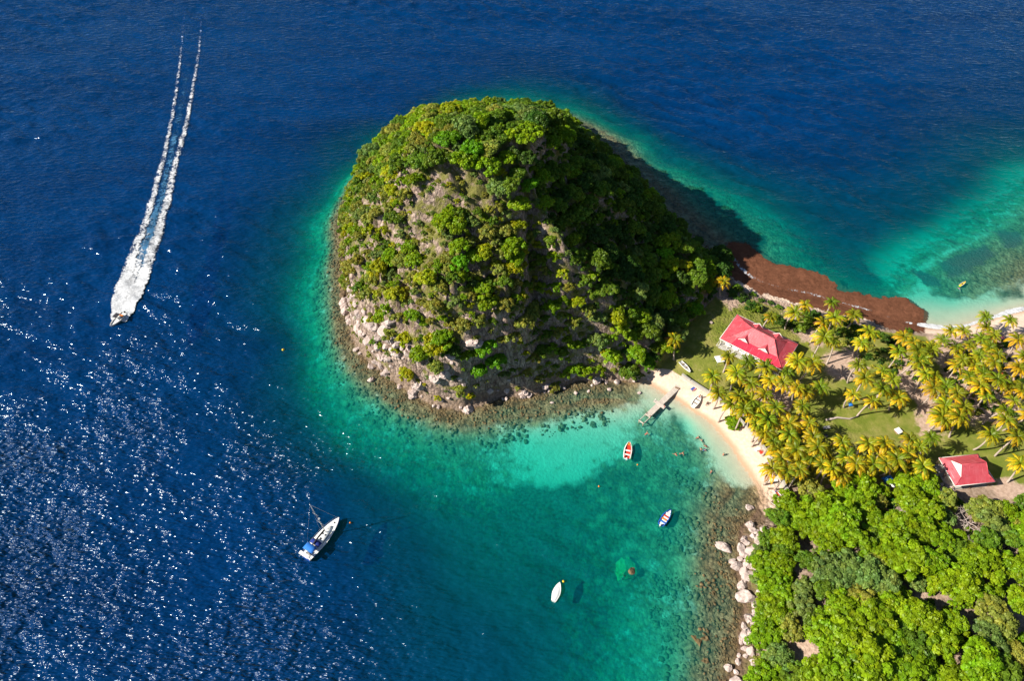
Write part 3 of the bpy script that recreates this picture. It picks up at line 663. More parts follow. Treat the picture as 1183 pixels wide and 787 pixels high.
for me in SMALL + CROWNS[:2]:
    v = np.zeros(len(me.vertices) * 3, np.float32); me.vertices.foreach_get('co', v); t = np.zeros(len(me.vertices) * 4, np.float32); me.attributes['tint'].data.foreach_get('color', t)
    cvs.append((v.reshape(-1, 3), t.reshape(-1, 4)[:, :3]))
def scatter_into(SV, ST, x, y, z, r, c, rng, sq=1.0, small=False):
    v, t = cvs[rng.randint(4) if (r < 2.4 or small) else 4 + rng.randint(2)]
    if r < 1.3:  # thin the smallest ones: fewer, relatively larger leaves
        q = rng.rand(len(v) // 4) < .5; m = np.repeat(q, 4); v = v[m]; t = t[m]
    a = rng.rand() * 6.28; ca, sa = math.cos(a), math.sin(a)
    w = np.stack([(v[:, 0] * ca - v[:, 1] * sa) * r, (v[:, 0] * sa + v[:, 1] * ca) * r, v[:, 2] * r * sq], 1) + [x, y, z]
    SV.append(w); ST.append(t * np.array(c))
def finish_stuff(name, SV, ST, label):
    V = np.concatenate(SV); T = np.concatenate(ST); me = np_mesh(name, V, np.arange(len(V)).reshape(-1, 4), False, T); me.materials.append(M['leaf'])
    return tag(put(name, me), label, kind='stuff')
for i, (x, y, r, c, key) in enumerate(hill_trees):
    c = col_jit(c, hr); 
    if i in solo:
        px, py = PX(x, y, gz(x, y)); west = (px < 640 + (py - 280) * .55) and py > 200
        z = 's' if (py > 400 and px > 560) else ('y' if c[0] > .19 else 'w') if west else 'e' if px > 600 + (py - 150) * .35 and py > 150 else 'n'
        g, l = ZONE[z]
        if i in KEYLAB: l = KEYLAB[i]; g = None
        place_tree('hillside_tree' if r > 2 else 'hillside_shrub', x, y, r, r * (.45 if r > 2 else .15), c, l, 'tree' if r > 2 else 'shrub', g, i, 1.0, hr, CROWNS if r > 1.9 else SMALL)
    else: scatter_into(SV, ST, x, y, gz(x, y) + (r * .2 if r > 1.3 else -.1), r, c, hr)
finish_stuff('hillside_scrub', SV, ST, 'low scrub and undergrowth covering the rocky hill')

# ------------------------------------------------------------------ wood of the south slope
FREE = [[(1098,585),(1138,582),(1140,612),(1100,615)], [(905,745),(935,722),(960,790),(900,800)], [(1050,688),(1095,688),(1098,702),(1050,700)], [(922,628),(940,640),(935,675),(920,668)], [(1110,700),(1140,705),(1135,725),(1112,722)],
        [(1020,575),(1040,572),(1045,610),(1018,612)], [(1148,655),(1175,655),(1175,672),(1150,672)], [(1160,712),(1200,712),(1200,735),(1165,735)]]
WOOD = gp([(880,612),(872,590),(895,578),(925,572),(960,565),(1000,568),(1050,556),(1080,560),(1085,575),(1110,582),(1150,585),(1183,590),(1290,600),(1300,880),(880,880),(878,760),(868,700),(862,660)], 3)
BIG = [(955,590,5.2,GREEN_B),(980,600,5.0,GREEN_B),(935,610,3.6,GREEN_B),(1000,585,3.6,GREEN_B),(965,620,4.2,GREEN_B),(995,625,3.8,GREEN_B),(1010,600,3.4,GREEN_B),(900,600,3.4,GREEN_M),(912,620,3.2,GREEN_B),
       (885,650,3.4,GREEN_B),(895,668,3.6,GREEN_B),(880,640,2.6,GREY_G),(905,650,3.0,GREEN_B),(880,672,2.4,GREY_G),(900,700,3.6,GREEN_B),(885,735,3.2,GREEN_B),(893,715,3.4,GREEN_B),(910,690,3.0,GREEN_B),(905,760,3.0,GREY_G),
       (1045,600,3.8,GREEN_B),(1060,575,4.0,GREEN_B),(1075,590,3.2,GREEN_B),(1040,622,3.8,GREEN_B),(1060,645,4.4,GREEN_B),(1035,640,3.4,GREEN_B),(1085,650,3.4,GREEN_B),(1060,615,3.2,GREEN_B),(1090,625,2.8,GREEN_B),
       (1145,590,3.8,OLIVE),(1150,605,3.8,GREY_G),(1165,590,3.2,GREEN_B),(1175,625,3.2,GREEN_M),(1170,605,2.6,OLIVE),(1140,625,3.6,GREEN_M),(1140,650,4.0,GREEN_B),(1110,635,2.8,GREEN_M),(1178,655,3.8,GREEN_B),(1175,690,3.6,GREEN_B),
       (935,650,3.0,GREEN_M),(955,655,3.4,GREY_G),(970,670,3.0,GREY_G),(985,655,3.6,GREY_G),(1005,660,3.8,GREY_G),(1025,670,3.6,GREY_G),(960,685,3.2,GREEN_M),(930,700,3.0,GREY_G),(945,720,2.6,GREEN_M),
       (1000,690,3.4,OLIVE),(975,700,3.6,GREEN_B),(960,740,4.2,GREEN_B),(985,730,4.8,GREEN_B),(1010,715,4.4,GREEN_B),(975,760,4.6,GREEN_B),(1005,750,5.0,GREEN_B),(1030,735,4.0,GREEN_B),(1035,700,3.4,GREEN_B),
       (1070,715,4.8,GREEN_B),(1085,735,4.0,GREEN_B),(1060,740,4.0,GREEN_M),(1115,670,3.8,GREEN_B),(1095,670,3.2,GREEN_B),(1130,760,5.2,GREEN_B),(1110,780,4.6,GREEN_B),(1155,775,4.2,GREEN_M),(1155,710,4.0,OLIVE),(1060,775,4.4,GREEN_B),
       (1035,770,3.8,GREEN_B),(1010,780,4.0,GREEN_B),(1178,760,3.6,OLIVE),(1145,740,3.6,GREY_G),(950,780,3.6,GREEN_B),(925,780,3.0,GREEN_M)]
cells.clear(); wood = []
wr_ = np.random.RandomState(9)
for px, py, r, c in BIG:
    h = 6.0 + .55 * r; x, y = on_ground(px, py, .9 * r + r * .5); wood.append((x, y, r, c, 1)); cells.setdefault((int(x // 5), int(y // 5)), []).append((x, y, r * .85))
for rr, tries, fac in ((3.4, 1500, .62), (2.5, 2500, .60), (1.7, 3500, .58), (1.0, 4000, .6)):
    for _ in range(tries):
        x = wr_.uniform(45, 135); y = wr_.uniform(14, 84); r = rr * wr_.uniform(.85, 1.2)
        if not inside(np.array([x]), np.array([y]), WOOD)[0] or sdist(np.array([x]), np.array([y]), COAST)[0] < 2 + r * .5: continue
        px, py = PX(x, y, gz(x, y) + r)
        if any(sdist(np.array([px]), np.array([py]), np.array(b, float))[0] > -r * 3.2 for b in FREE) and (rr > 1.5 or wr_.rand() > .12): continue
        if not try_add(x, y, r, fac): continue
        u = wr_.rand(); c = GREEN_B if u < .60 else GREY_G if u < .70 else GREEN_M if u < .84 else OLIVE
        wood.append((x, y, r, c, 0))
SV, ST = [], []
for i, (x, y, r, c, key) in enumerate(wood):
    c = col_jit(c, wr_, .12); px, py = PX(x, y, gz(x, y) + r)
    if (key or r > 1.9) and -20 < px < 1200 and py < 800:
        pale = c[2] > .045; ol = c[0] / c[1] > .7
        l, g = (('pale grey green tree among brighter trees of the wood on the south slope', 'pale trees of the south wood') if pale else
                ('dull olive tree in the wood on the south slope', 'olive trees of the south wood') if ol else
                ('bright green leafy tree at the shore edge of the south wood beside the boulders', 'bright trees along the boulder shore') if px < 915 else
                ('bright green leafy tree in the wood behind the beach end and palm grove', 'bright trees behind the palm grove') if py < 640 and px < 1030 else
                ('bright green leafy tree in the wood near the small red roofed cabin', 'bright trees by the small cabin') if py < 670 else
                ('bright green leafy tree deep in the wood on the south slope', 'bright trees deep in the south wood'))
        place_tree('forest_tree', x, y, r, r * .75, c, l, 'tree', g, i, 1.0, wr_)
    else: scatter_into(SV, ST, x, y, gz(x, y) + .1, r, c, wr_)
# low growth between palms and shore, hedges
HEDGE = [(853,332,1.9),(846,338,1.8),(858,343,1.8),(868,352,2.2),(875,355,2.0),(885,368,1.6),(895,366,2.0),(903,372,1.8),(915,373,2.0),(925,378,2.2),(935,371,2.4),(942,363,2.2),(930,360,1.8),(948,370,1.8),(955,374,1.6),(978,372,2.0),(990,380,2.0),(1000,388,1.8),(1015,385,2.0),(1028,392,1.8),(1040,388,1.6),
         (975,382,1.6),(985,392,1.4),(870,340,1.2),(890,350,1.0),(900,355,1.1),(880,347,1.0),(1050,382,1.2),(850,486,2.2),(1030,580,1.6)]
GROVE = gp([(905,420),(960,380),(1080,392),(1200,395),(1210,500),(1120,480),(1060,440),(1000,440),(985,400),(930,395)], 2); ROWP = gp([(830,455),(870,440),(905,470),(930,505),(1000,520),(1060,520),(1065,550),(905,550),(880,505)], 2)
for _ in range(2600):
    x = wr_.uniform(50, 170); y = wr_.uniform(75, 140); p_ = (np.array([x]), np.array([y]))
    if not (inside(*p_, GROVE)[0] or inside(*p_, ROWP)[0]): continue
    if float(fbm(*p_, 9, 3, 71)[0]) < .45 or wr_.rand() < .25: continue
    scatter_into(SV, ST, x, y, gz(x, y) - .1, wr_.uniform(.5, 1.25), col_jit(DARK_G if wr_.rand() < .6 else OLIVE, wr_, .3), wr_, .8)  # undergrowth, thickened with dark shrubs that stand in for the grove's shadows
finish_stuff('undergrowth', SV, ST, 'low undergrowth beneath the palms and trees of the lowland')
for i, (px, py, r) in enumerate(HEDGE):
    x, y = on_ground(px, py, r * .6); c = col_jit(DARK_G if wr_.rand() < .5 else GREEN_M, wr_, .2)
    l = 'dense dark green bush in the belt of bushes behind the brown weed shore'; g = 'bushes behind the weed shore'
    if i == 28: c = GREEN_B; l = 'single bright green bush growing over the beach wall onto the sand'; g = None
    if i == 29: l = 'green bush beside a blue tarpaulin behind the palm grove'; g = None; c = (.06, .20, .03)
    place_tree('bush', x, y, r, .1, c, l, 'bush', g, i, .85, wr_, SMALL if i != 28 else CROWNS)

# ------------------------------------------------------------------ coconut palms
def frond(mb_v, mb_t, az, el, L, rng, tint, droop):
    seg = 9; p = np.zeros(3); e = el; pts = [p.copy()]; dirs = []
    for k in range(seg):
        d = np.array([math.cos(az) * math.cos(e), math.sin(az) * math.cos(e), math.sin(e)]); p = p + d * L / seg; pts.append(p.copy()); dirs.append(d); e -= droop / seg * (1 + k * .18)
    dirs.append(dirs[-1]); side = np.array([-math.sin(az), math.cos(az), 0])
    for k in range(1, seg + 1):
        for q in (0, .5):
            if k == seg and q: continue
            f = (k + q) / seg; c = pts[k] * (1 - q) + pts[min(k + 1, seg)] * q; d = dirs[min(k, seg)]
            w = L * .20 * (math.sin(min(1, f * 1.08) * math.pi * .88 + .25) ** .7 if f < .98 else .35)
            up = np.cross(d, side); up = up * np.sign(up[2] if abs(up[2]) > 1e-6 else 1)
            for s in (-1, 1):
                ww = w * rng.uniform(.8, 1.12); tip = c + side * s * ww * .86 + d * ww * .55 - np.array([0, 0, ww * rng.uniform(.22, .5)])
                b1 = c - d * .12; b2 = c + d * .20; t_ = tint * rng.uniform(.78, 1.2)
                mid = (c + tip) / 2 + up * .05
                mb_v += [b1, mid - d * .13, tip, mid + d * .15 + (b2 - c) * .4]; mb_t += [t_] * 4
def palm_crown(seed, greens):
    rng = np.random.RandomState(seed); v = []; t = []; n = 21
    G_ = np.array((.22, .27, .012)); Y_ = np.array((.68, .46, .010)); O_ = np.array((.70, .36, .02))
    for k in range(n):
        f = k / (n - 1); el = math.radians(66 - 78 * f + rng.uniform(-8, 8)); az = k * 2.39996 + rng.uniform(-.25, .25)
        m = np.clip(f * 1.9 - .05 - greens * 1.3 + rng.uniform(-.2, .2), 0, 1); tint = G_ * (1 - m) + Y_ * m
        if f > .72 and rng.rand() < .5: tint = tint * .5 + O_ * .5
        if f > .8 and rng.rand() < .35: tint = np.array((.30, .17, .06))
        frond(v, t, az, el, rng.uniform(3.0, 3.7) * (.82 if f < .12 else 1), rng, tint, math.radians(44 + 26 * (1 - f)))
    me = np_mesh('palm_crown', np.array(v), np.arange(len(v)).reshape(-1, 4), False, np.array(t)); me.materials.append(M['frond']); return me
PCROWNS = [palm_crown(100 + k, g) for k, g in enumerate((.05, .15, .3, .1, .45, .7))]
def nut_mesh():
    mb = MB(); r = np.random.RandomState(4)
    for k in range(7):
        a = k * .9; c = Vector((math.cos(a) * .28, math.sin(a) * .28, -.25 - .1 * (k % 2))); bm = bmesh.new(); bmesh.ops.create_icosphere(bm, subdivisions=1, radius=.14)
        bmesh.ops.translate(bm, vec=c, verts=bm.verts); bm.verts.index_update(); mb.add([q.co[:] for q in bm.verts], [[q.index for q in f.verts] for f in bm.faces]); bm.free()
    o = mb.build('coconut_bunch', M['yellow']); me = o.data; bpy.data.objects.remove(o); return me
PTR = []
for k in range(4):
    r = np.random.RandomState(20 + k); mb = MB(); a = r.rand() * 6.28; b = r.uniform(.05, .14)
    mb.tube([(math.cos(a) * b * (f ** 2 - f) * -4 * .5, math.sin(a) * b * (f ** 2 - f) * -4 * .5, f) for f in np.linspace(-.06, 1, 9)], [.021 + .012 * (1 - f) ** 3 for f in np.linspace(0, 1, 9)], 8)
    o = mb.build('trunk', M['palmbark']); PTR.append(o.data); bpy.data.objects.remove(o)
NUT = nut_mesh()
PALMS = [(836,325,1),(780,391,0),(891,366,1),(918,360,1),(842,411,1),(962,348,1),(931,352,1),(965,367,0),(987,363,1),(951,373,0),(952,389,0),(963,395,0),(995,396,0),(1004,384,0),(1038,406,0),(1045,389,1),(1055,395,0),(1066,414,0),
 (1099,381,1),(1114,381,1),(1141,363,1),(1141,376,1),(1169,368,0),(1149,386,1),(1176,392,0),(1076,403,1),(1061,405,0),(1105,401,1),(1121,399,1),(1135,391,1),(1144,401,0),(1132,411,1),(1112,415,1),(1153,410,0),(1090,392,1),
 (865,417,1),(851,430,0),(824,433,0),(831,451,0),(885,424,0),(921,417,0),(910,430,1),(868,443,0),(890,439,0),(884,455,0),(855,456,0),(861,469,0),(871,477,0),(921,448,0),(875,488,0),(888,483,0),(912,489,0),(927,469,0),(884,497,0),(847,463,0),
 (939,419,1),(992,422,1),(999,437,0),(1020,429,1),(1031,439,1),(985,456,1),(1008,464,0),(1019,450,0),(1038,460,1),(930,453,0),(935,489,0),(1062,418,0),(948,448,1),(1069,432,0),(1106,422,1),(1093,447,0),(1149,418,0),(1136,432,0),(1132,446,0),(1153,439,0),
 (1167,445,0),(1177,425,0),(1092,469,0),(1113,471,0),(1087,481,0),(1139,457,1),(1171,464,0),(1162,475,1),(1080,434,0),(1126,421,1),(1120,436,1),(1106,455,0),(1078,449,0),
 (886,497,0),(895,508,0),(912,501,0),(921,518,0),(905,527,0),(895,539,0),(925,541,0),(945,516,0),(953,522,0),(973,511,0),(951,537,0),(962,541,0),(972,548,0),(989,536,0),(1003,513,0),(1009,537,0),(925,531,0),(1017,518,0),(938,527,0),(911,543,0),
 (1022,513,0),(1051,508,0),(1062,517,0),(1036,531,0),(1049,524,0),(1076,506,1),(1088,484,0),(1108,482,0),(1144,503,0),(1162,486,0),(1175,505,0),(1178,536,0),(1066,539,0),(1024,536,0),(978,528,0),(900,517,0),(878,469,0),(897,470,0),(905,442,0),(940,505,0),(868,461,0),(1183,412,0),(1181,450,0),(1190,480,0),(1196,395,1),(1200,430,0),(1205,520,0)]
LM = {'the long red roofed house': G(877, 395, 2), 'the small red roofed cabin': G(1117, 541, 2), 'the inner end of the jetty': G(783, 447, 2)}
pal = []
for k, (px, py, g) in enumerate(PALMS):
    rng = np.random.RandomState(700 + k); h = rng.uniform(6.8, 9.2) * (1 if g == 0 else .92)
    if k == 1: h = 8
    cx, cy = G(px, py, 2.2 + h - .2); lx, ly = rng.normal(0, .7, 2)
    pal.append((cx - lx, cy - ly, cx, cy, h, g, px, py, rng))
used = {}
for nm, (lx, ly) in LM.items():
    o_ = sorted(range(len(pal)), key=lambda i: (pal[i][0] - lx) ** 2 + (pal[i][1] - ly) ** 2)
    for q in range(4):
        if o_[q] not in used: used[o_[q]] = 'coconut palm with golden fronds, %s palm to %s' % (ORD[q], nm)
PL = {1: 'single coconut palm at the edge of the hill casting its shadow on the lawn', 0: 'coconut palm with orange fronds at the end of the bush belt near the dark shore', 5: 'coconut palm rising alone above the brown weed beach',
      22: 'coconut palm standing out on the bright sand of the far beach', 61: 'large coconut palm in the middle of the open lawn between the two houses', 125: 'leaning coconut palm on the lawn beyond the small cabin'}
for k, (bx, by, cx, cy, h, g, px, py, rng) in enumerate(pal):
    z0 = gz(bx, by); z0 = max(z0, .8)
    t = empty('coconut_palm', (bx, by, z0 - .05))
    if k in PL: tag(t, PL[k], 'palm')
    elif k in used: tag(t, used[k], 'palm')
    elif px < 1000 and py > 420 and px < 935 + (py - 420) * .2: tag(t, 'golden coconut palm in the dense row behind the beach wall', 'palm', 'palms behind the beach wall')
    elif py > 500: tag(t, 'golden coconut palm in the row between the lawn and the south wood', 'palm', 'palms before the south wood')
    elif g: tag(t, 'green and yellow coconut palm in the grove behind the far beach', 'palm', 'green palms of the far grove')
    elif px > 1045: tag(t, 'golden coconut palm in the dense far grove beyond the bare path', 'palm', 'golden palms of the far grove')
    else: tag(t, 'golden coconut palm scattered over the lawn between the grove and the house', 'palm', 'palms scattered on the lawn')
    w = put('trunk', PTR[k % 4], None, t); L = math.sqrt((cx - bx) ** 2 + (cy - by) ** 2 + h * h)
    w.rotation_euler = Vector((cx - bx, cy - by, h)).to_track_quat('Z', 'Y').to_euler(); w.scale = (8.5, 8.5, L)
    c = put('palm_crown', PCROWNS[(k % 4) if g == 0 else 3 + (k % 3)], None, t); c.location = (cx - bx, cy - by, h - .1); c.rotation_euler = (rng.normal(0, .1), rng.normal(0, .1), rng.rand() * 6.28); s = rng.uniform(.72, 1.08) * (.92 if g else 1.0); c.scale = (s, s, s)
    j = rng.uniform(.72, 1.15); c.color = (j * rng.uniform(.78, 1.12), j, j, 1)
    q = put('coconut_bunch', NUT, None, t); q.location = (cx - bx, cy - by, h - .1)

# ------------------------------------------------------------------ boulders
def rock_mesh(name, seed, mat, sub=2, sq=.7):
    bm = bmesh.new(); bmesh.ops.create_icosphere(bm, subdivisions=sub, radius=1); r = np.random.RandomState(seed)
    for v in bm.verts: v.co *= 1 + .12 * r.normal()
    for k in range(7):
        nrm = Vector(r.normal(size=3)).normalized(); d = r.uniform(.55, .85)
        for v in bm.verts:
            e = v.co.dot(nrm) - d
            if e > 0: v.co -= nrm * e
    for v in bm.verts: v.co.z *= sq
    me = bpy.data.meshes.new(name); bm.to_mesh(me); bm.free(); me.materials.append(mat); return me
ROCKS = [rock_mesh('boulder', 200 + k, M['rock'], 3 if k < 3 else 2, [.7, .85, .6, .75, .9][k]) for k in range(5)]
BROWNR = [rock_mesh('brown_boulder', 230 + k, M['wetrock'], 2, .6) for k in range(3)]
def boulder(x, y, r, label, group=None, k=0, rng=RNG, meshes=ROCKS, sink=.25, name='boulder', el=1.0):
    o = put(name, meshes[k % len(meshes)]); z = max(gz(x, y), -.5); o.location = (x, y, z + r * (.45 - sink)); o.scale = (r * rng.uniform(.85, 1.2) * el, r * rng.uniform(.8, 1.1), r * rng.uniform(.8, 1.1))
    o.rotation_euler = (rng.uniform(-.3, .3), rng.uniform(-.3, .3), rng.rand() * 6.28); return tag(o, label, 'boulder', group)
br = np.random.RandomState(17); nb = 0
SPEC = [(410,372,1.3,'white boulder at the waterline below the narrow cliff fin of the hill'),(428,438,1.7,'rounded pale boulder standing alone in the turquoise water by the cliff corner'),(411,403,1.4,'brown topped boulder in shallow water beside the hill'),(393,347,1.3,'brown boulder in the water west of the hill'),
        (394,296,1.2,'low dark boulder on the outer side of the hill shore'),(392,270,1.3,'broad brown boulder at the outer corner of the hill shore'),(462,428,2.3,'long flat pale slab boulder below the boulder pile'),(453,425,1.6,'rounded pale boulder next to the long flat slab'),
        (585,460,.9,'small white boulder in the brown shallows below the cliff'),(638,464,1.0,'white boulder in the shallows of the cove midway to the jetty'),(666,453,1.1,'white boulder beside the cliff foot with brown shallows around'),(652,448,.9,'pale boulder at the end of the rock ledge under the trees'),
        (680,451,.8,'small grey boulder near the cove shore under overhanging trees'),(704,449,1.2,'flat topped white boulder in the brown shallows nearer the jetty'),(739,453,.9,'small white boulder in the shallows just before the jetty'),(750,438,1.0,'pale boulder on the sand where the beach meets the hill'),
        (837,632,1.9,'white flat boulder farthest out in the shallows off the south shore'),(866,586,1.5,'white boulder at the end of the sandy beach'),(851,654,2.3,'large round pinkish boulder among the south shore boulders'),(861,690,3.0,'largest pinkish grey boulder on the south shore'),(858,678,2.2,'pinkish boulder leaning against the largest boulder of the south shore'),
        (842,772,1.5,'pale boulder alone in brown shallows near the south end of the shore'),(846,648,1.2,'small white boulder beside the round pinkish boulder'),(820,378,1.0,'pale boulder on the lawn at the edge of the hill shadow')]
for px, py, r, l in SPEC:
    r *= .58
    x, y = G(px, py, .5); boulder(x, y, r, l, None, nb, br, BROWNR if 'brown b' in l or 'dark' in l else ROCKS, .1, el=1.7 if 'slab' in l or 'flat boulder' in l else 1.0); nb += 1
for px, py in [(440,405),(447,402),(452,408),(446,414),(455,416),(461,412),(458,400),(466,404),(438,412),(443,420),(470,412),(449,396),(463,395),(436,402),(456,392),(472,402),(442,427),(445,432)]:
    x, y = on_ground(px + br.normal(0, 1), py + br.normal(0, 1)); boulder(x, y, br.uniform(.8, 1.5), 'rounded white boulder in the pile at the corner of the hill', 'white boulder pile at the hill corner', nb, br); nb += 1
def along(pts, n, label, group, r0, r1, off, meshes=ROCKS, name='boulder', p=2.0):
    global nb
    P_ = gp(pts, .3); L = np.cumsum([0] + [math.dist(P_[i], P_[i + 1]) for i in range(len(P_) - 1)])
    for _ in range(n):
        s = br.rand() * L[-1]; i = min(int(np.searchsorted(L, s)) - 1, len(P_) - 2); i = max(i, 0); f = (s - L[i]) / (L[i + 1] - L[i]); q = P_[i] * (1 - f) + P_[i + 1] * f; d = P_[i + 1] - P_[i]; d /= np.linalg.norm(d)
        o_ = br.uniform(off[0], off[1]); x, y = q[0] - d[1] * o_, q[1] + d[0] * o_; r = r0 + (r1 - r0) * br.rand() ** p
        boulder(x, y, r, label, group, nb, br, meshes, name=name); nb += 1
along([(400,345),(405,375),(414,400),(430,425),(450,440),(478,456),(505,468),(535,472),(560,463)], 100, 'pale angular boulder at the foot of the sunlit cliff', 'boulders below the sunlit cliff', .5, 2.0, (-1.0, 3.6), p=1.6)
along([(560,463),(580,457),(610,456),(640,449),(665,442),(700,439),(735,440)], 36, 'pale boulder along the ledge between the cliff and the cove', 'boulders along the cove ledge', .4, 1.3, (-1.2, 1.4), p=1.8)
along([(396,262),(398,300),(401,340)], 26, 'brown boulder along the outer shore of the hill', 'brown boulders of the outer shore', .6, 1.5, (-1.6, 1.2), BROWNR, p=1.5)
along([(870,602),(862,612),(857,640),(856,662),(861,690),(860,720),(859,745),(853,775),(850,800)], 100, 'pale pinkish boulder heaped along the shore below the wood', 'boulders along the south shore', .45, 1.5, (-.5, 4.5), p=1.7)
along([(645,142),(668,151),(690,166),(706,180)], 34, 'pale boulder on the strip of shore behind the hill', 'boulders on the shore behind the hill', .5, 1.5, (-2.5, 1.0), p=1.4)
along([(728,202),(755,235),(780,262),(805,285),(828,297)], 22, 'dark boulder on the shore in the shadow of the hill', 'boulders in the hill shadow', .5, 1.2, (-1.5, 1.0))
# stones under water: nobody could count them
ur = np.random.RandomState(23); base = []
for k in range(4):
    m_ = rock_mesh('s', 300 + k, M['seastone'], 1, .55); v = np.zeros(len(m_.vertices) * 3, np.float32); m_.vertices.foreach_get('co', v)
    fidx = np.array([list(p.vertices) for p in m_.polygons]); base.append((v.reshape(-1, 3), fidx)); bpy.data.meshes.remove(m_)
SVv, SF = [], []; nv = 0
def sea_stones(poly, n, mx, d0=0.15, d1=4.5, inner=3.0, r0=.16, r1=.85, pw=2.6):
    global nv
    L = np.cumsum([0] + [math.dist(poly[i], poly[i + 1]) for i in range(len(poly) - 1)])
    for _ in range(n):
        s = ur.rand() * L[-1]; i = max(min(int(np.searchsorted(L, s)) - 1, len(poly) - 2), 0); f = (s - L[i]) / (L[i + 1] - L[i]); q = poly[i] * (1 - f) + poly[i + 1] * f; d = poly[i + 1] - poly[i]; d /= np.linalg.norm(d)
        o_ = inner - (mx + inner) * ur.rand() ** 1.25; x, y = q[0] + d[1] * o_, q[1] - d[0] * o_
        x, y = q[0] - d[1] * o_, q[1] + d[0] * o_
        z = gz(x, y)
        if not (-d1 * .42 < z < -d0 * .15): continue
        r = min(r0 + (r1 - r0) * ur.rand() ** pw, .22 - z * 1.3)
        v, ff = base[ur.randint(4)]; a = ur.rand() * 6.28; ca, sa = math.cos(a), math.sin(a); w = v * [r * ur.uniform(.8, 1.3), r, r]
        SVv.append(np.stack([w[:, 0] * ca - w[:, 1] * sa + x, w[:, 0] * sa + w[:, 1] * ca + y, w[:, 2] + z + r * .15], 1)); SF.append(ff + nv); nv += len(v)
sea_stones(gp(HILL_W[7:]), 3800, 14); sea_stones(gp(SE_C[::1]), 2200, 20); sea_stones(gp(HILL_E[::-1]), 900, 15); sea_stones(gp(HILL_W[:1] + [(690,162),(706,180)]), 250, 12)
tag(put('seabed_stones', np_mesh('seabed_stones', np.concatenate(SVv), np.concatenate(SF), True), M['seastone']), 'brown and green stones covering the sea bed near the shore', kind='stuff')
for px, py, r in [(724,657,2.5),(803,743,1.9),(813,768,1.6),(795,748,1.2),(784,635,1.0),(813,742,1.5)]:
    x, y = G(px, py, -1.5); o = put('submerged_boulder', rock_mesh('submerged_boulder', int(px), M['greenstone'] if px == 724 else M['seastone'], 3, .6)); o.location = (x, y, min(max(gz(x, y), -3.2), -r * .55) + r * .05); o.scale = (r * 1.15, r, r * 1.1); o.rotation_euler = (0, 0, px)
    tag(o, 'large green boulder under water in the middle of the cove' if px == 724 else 'brown boulder under water off the south shore', 'boulder', None if px == 724 else 'brown boulders under water off the south shore')
x, y = G(730, 661, 0); boulder(x, y, 1.1, 'small pale boulder just breaking the surface beside the green submerged boulder', None, 2, br, BROWNR); COL.objects[-1].location.z = -.35

# ------------------------------------------------------------------ houses
def frame_of(cx, cy, rz, name, z): return empty(name, (cx, cy, z), rz)
def dormer(root, u, sgn, zb, v0, dpt=2.4, w=1.5, hh=1.25):
    mb = MB(); y0 = sgn * v0; y1 = sgn * (v0 - dpt)
    mb.poly([(u - w, y0, zb), (u, y0, zb + hh), (u + w, y0, zb), (u, y1, zb + hh)], [(0, 1, 3), (1, 2, 3)])
    mb.tube([(0, 0, 0), (0, 0, .001)], .001, 3)
    d = mb.build('dormer', M['roof_faded'], root)
    g = MB(); g.poly([(u - w * .82, y0 - sgn * .12, zb), (u + w * .82, y0 - sgn * .12, zb), (u, y0 - sgn * .12, zb + hh * .82)], [(0, 1, 2)]); g.build('gable_panel', M['white'], d)
    f = MB()
    for s in (-1, 1): f.tube([(u + s * w, y0 + sgn * .05, zb), (u, y0 + sgn * .05, zb + hh + .03)], .10, 4)
    f.build('fascia', M['white'], d); return d
def hip_roof(root, a, b, ze, ins, zb, ra, rb, rv, zr, lowmat=None, gab=False):
    E_ = [(-a, -b), (a, -b), (a, b), (-a, b)]; I_ = [(-a + ins[0], -b + ins[1]), (a - ins[2], -b + ins[1]), (a - ins[2], b - ins[1]), (-a + ins[0], b - ins[1])]
    mb = MB(); vs = [(*p, ze) for p in E_] + [(*p, zb) for p in I_] + [(ra, rv, zr), (rb, rv, zr)]
    fs = [(1, 2, 6, 5), (2, 3, 7, 6), (3, 0, 4, 7)]
    if lowmat is None: fs.append((0, 1, 5, 4))
    fs += [(4, 5, 9, 8), (5, 6, 9), (6, 7, 8, 9)]
    if not gab: fs.append((7, 4, 8))
    mb.poly(vs, fs); r = mb.build('roof', M['roof_faded'], root)
    so = r.modifiers.new('thick', 'SOLIDIFY'); so.thickness = .12; so.offset = -1
    if lowmat:
        mb = MB(); k = .16; p0 = Vector(vs[0]).lerp(Vector(vs[1]), .18); p1 = Vector(vs[4]).lerp(Vector(vs[5]), .12)
        mb.poly([vs[0], p0, p1, vs[4]], [(0, 1, 2, 3)]); mb.build('roof', M['roof_faded'], root)
        mb = MB(); mb.poly([p0, vs[1], vs[5], p1], [(0, 1, 2, 3)]); q = mb.build('roof_section', lowmat, root); q['label'] = 'freshly painted vivid red lower roof section'
        so = q.modifiers.new('thick', 'SOLIDIFY'); so.thickness = .10; so.offset = -1
    fa = MB()
    for i in range(4):
        p, q = E_[i], E_[(i + 1) % 4]; fa.tube([(*p, ze - .06), (*q, ze - .06)], .11, 4)
    fa.build('fascia', M['white'], root)
    rc = MB()
    for p, q in ((8, 9), (5, 9), (6, 9), (4, 8), (7, 8), (1, 5), (2, 6), (3, 7), (0, 4)):
        if gab and (p, q) in ((4, 8), (7, 8)): continue
        rc.tube([Vector(vs[p]) + Vector((0, 0, .04)), Vector(vs[q]) + Vector((0, 0, .04))], .07, 5)
    rc.build('ridge_cap', M['roof_faded'], r); return r
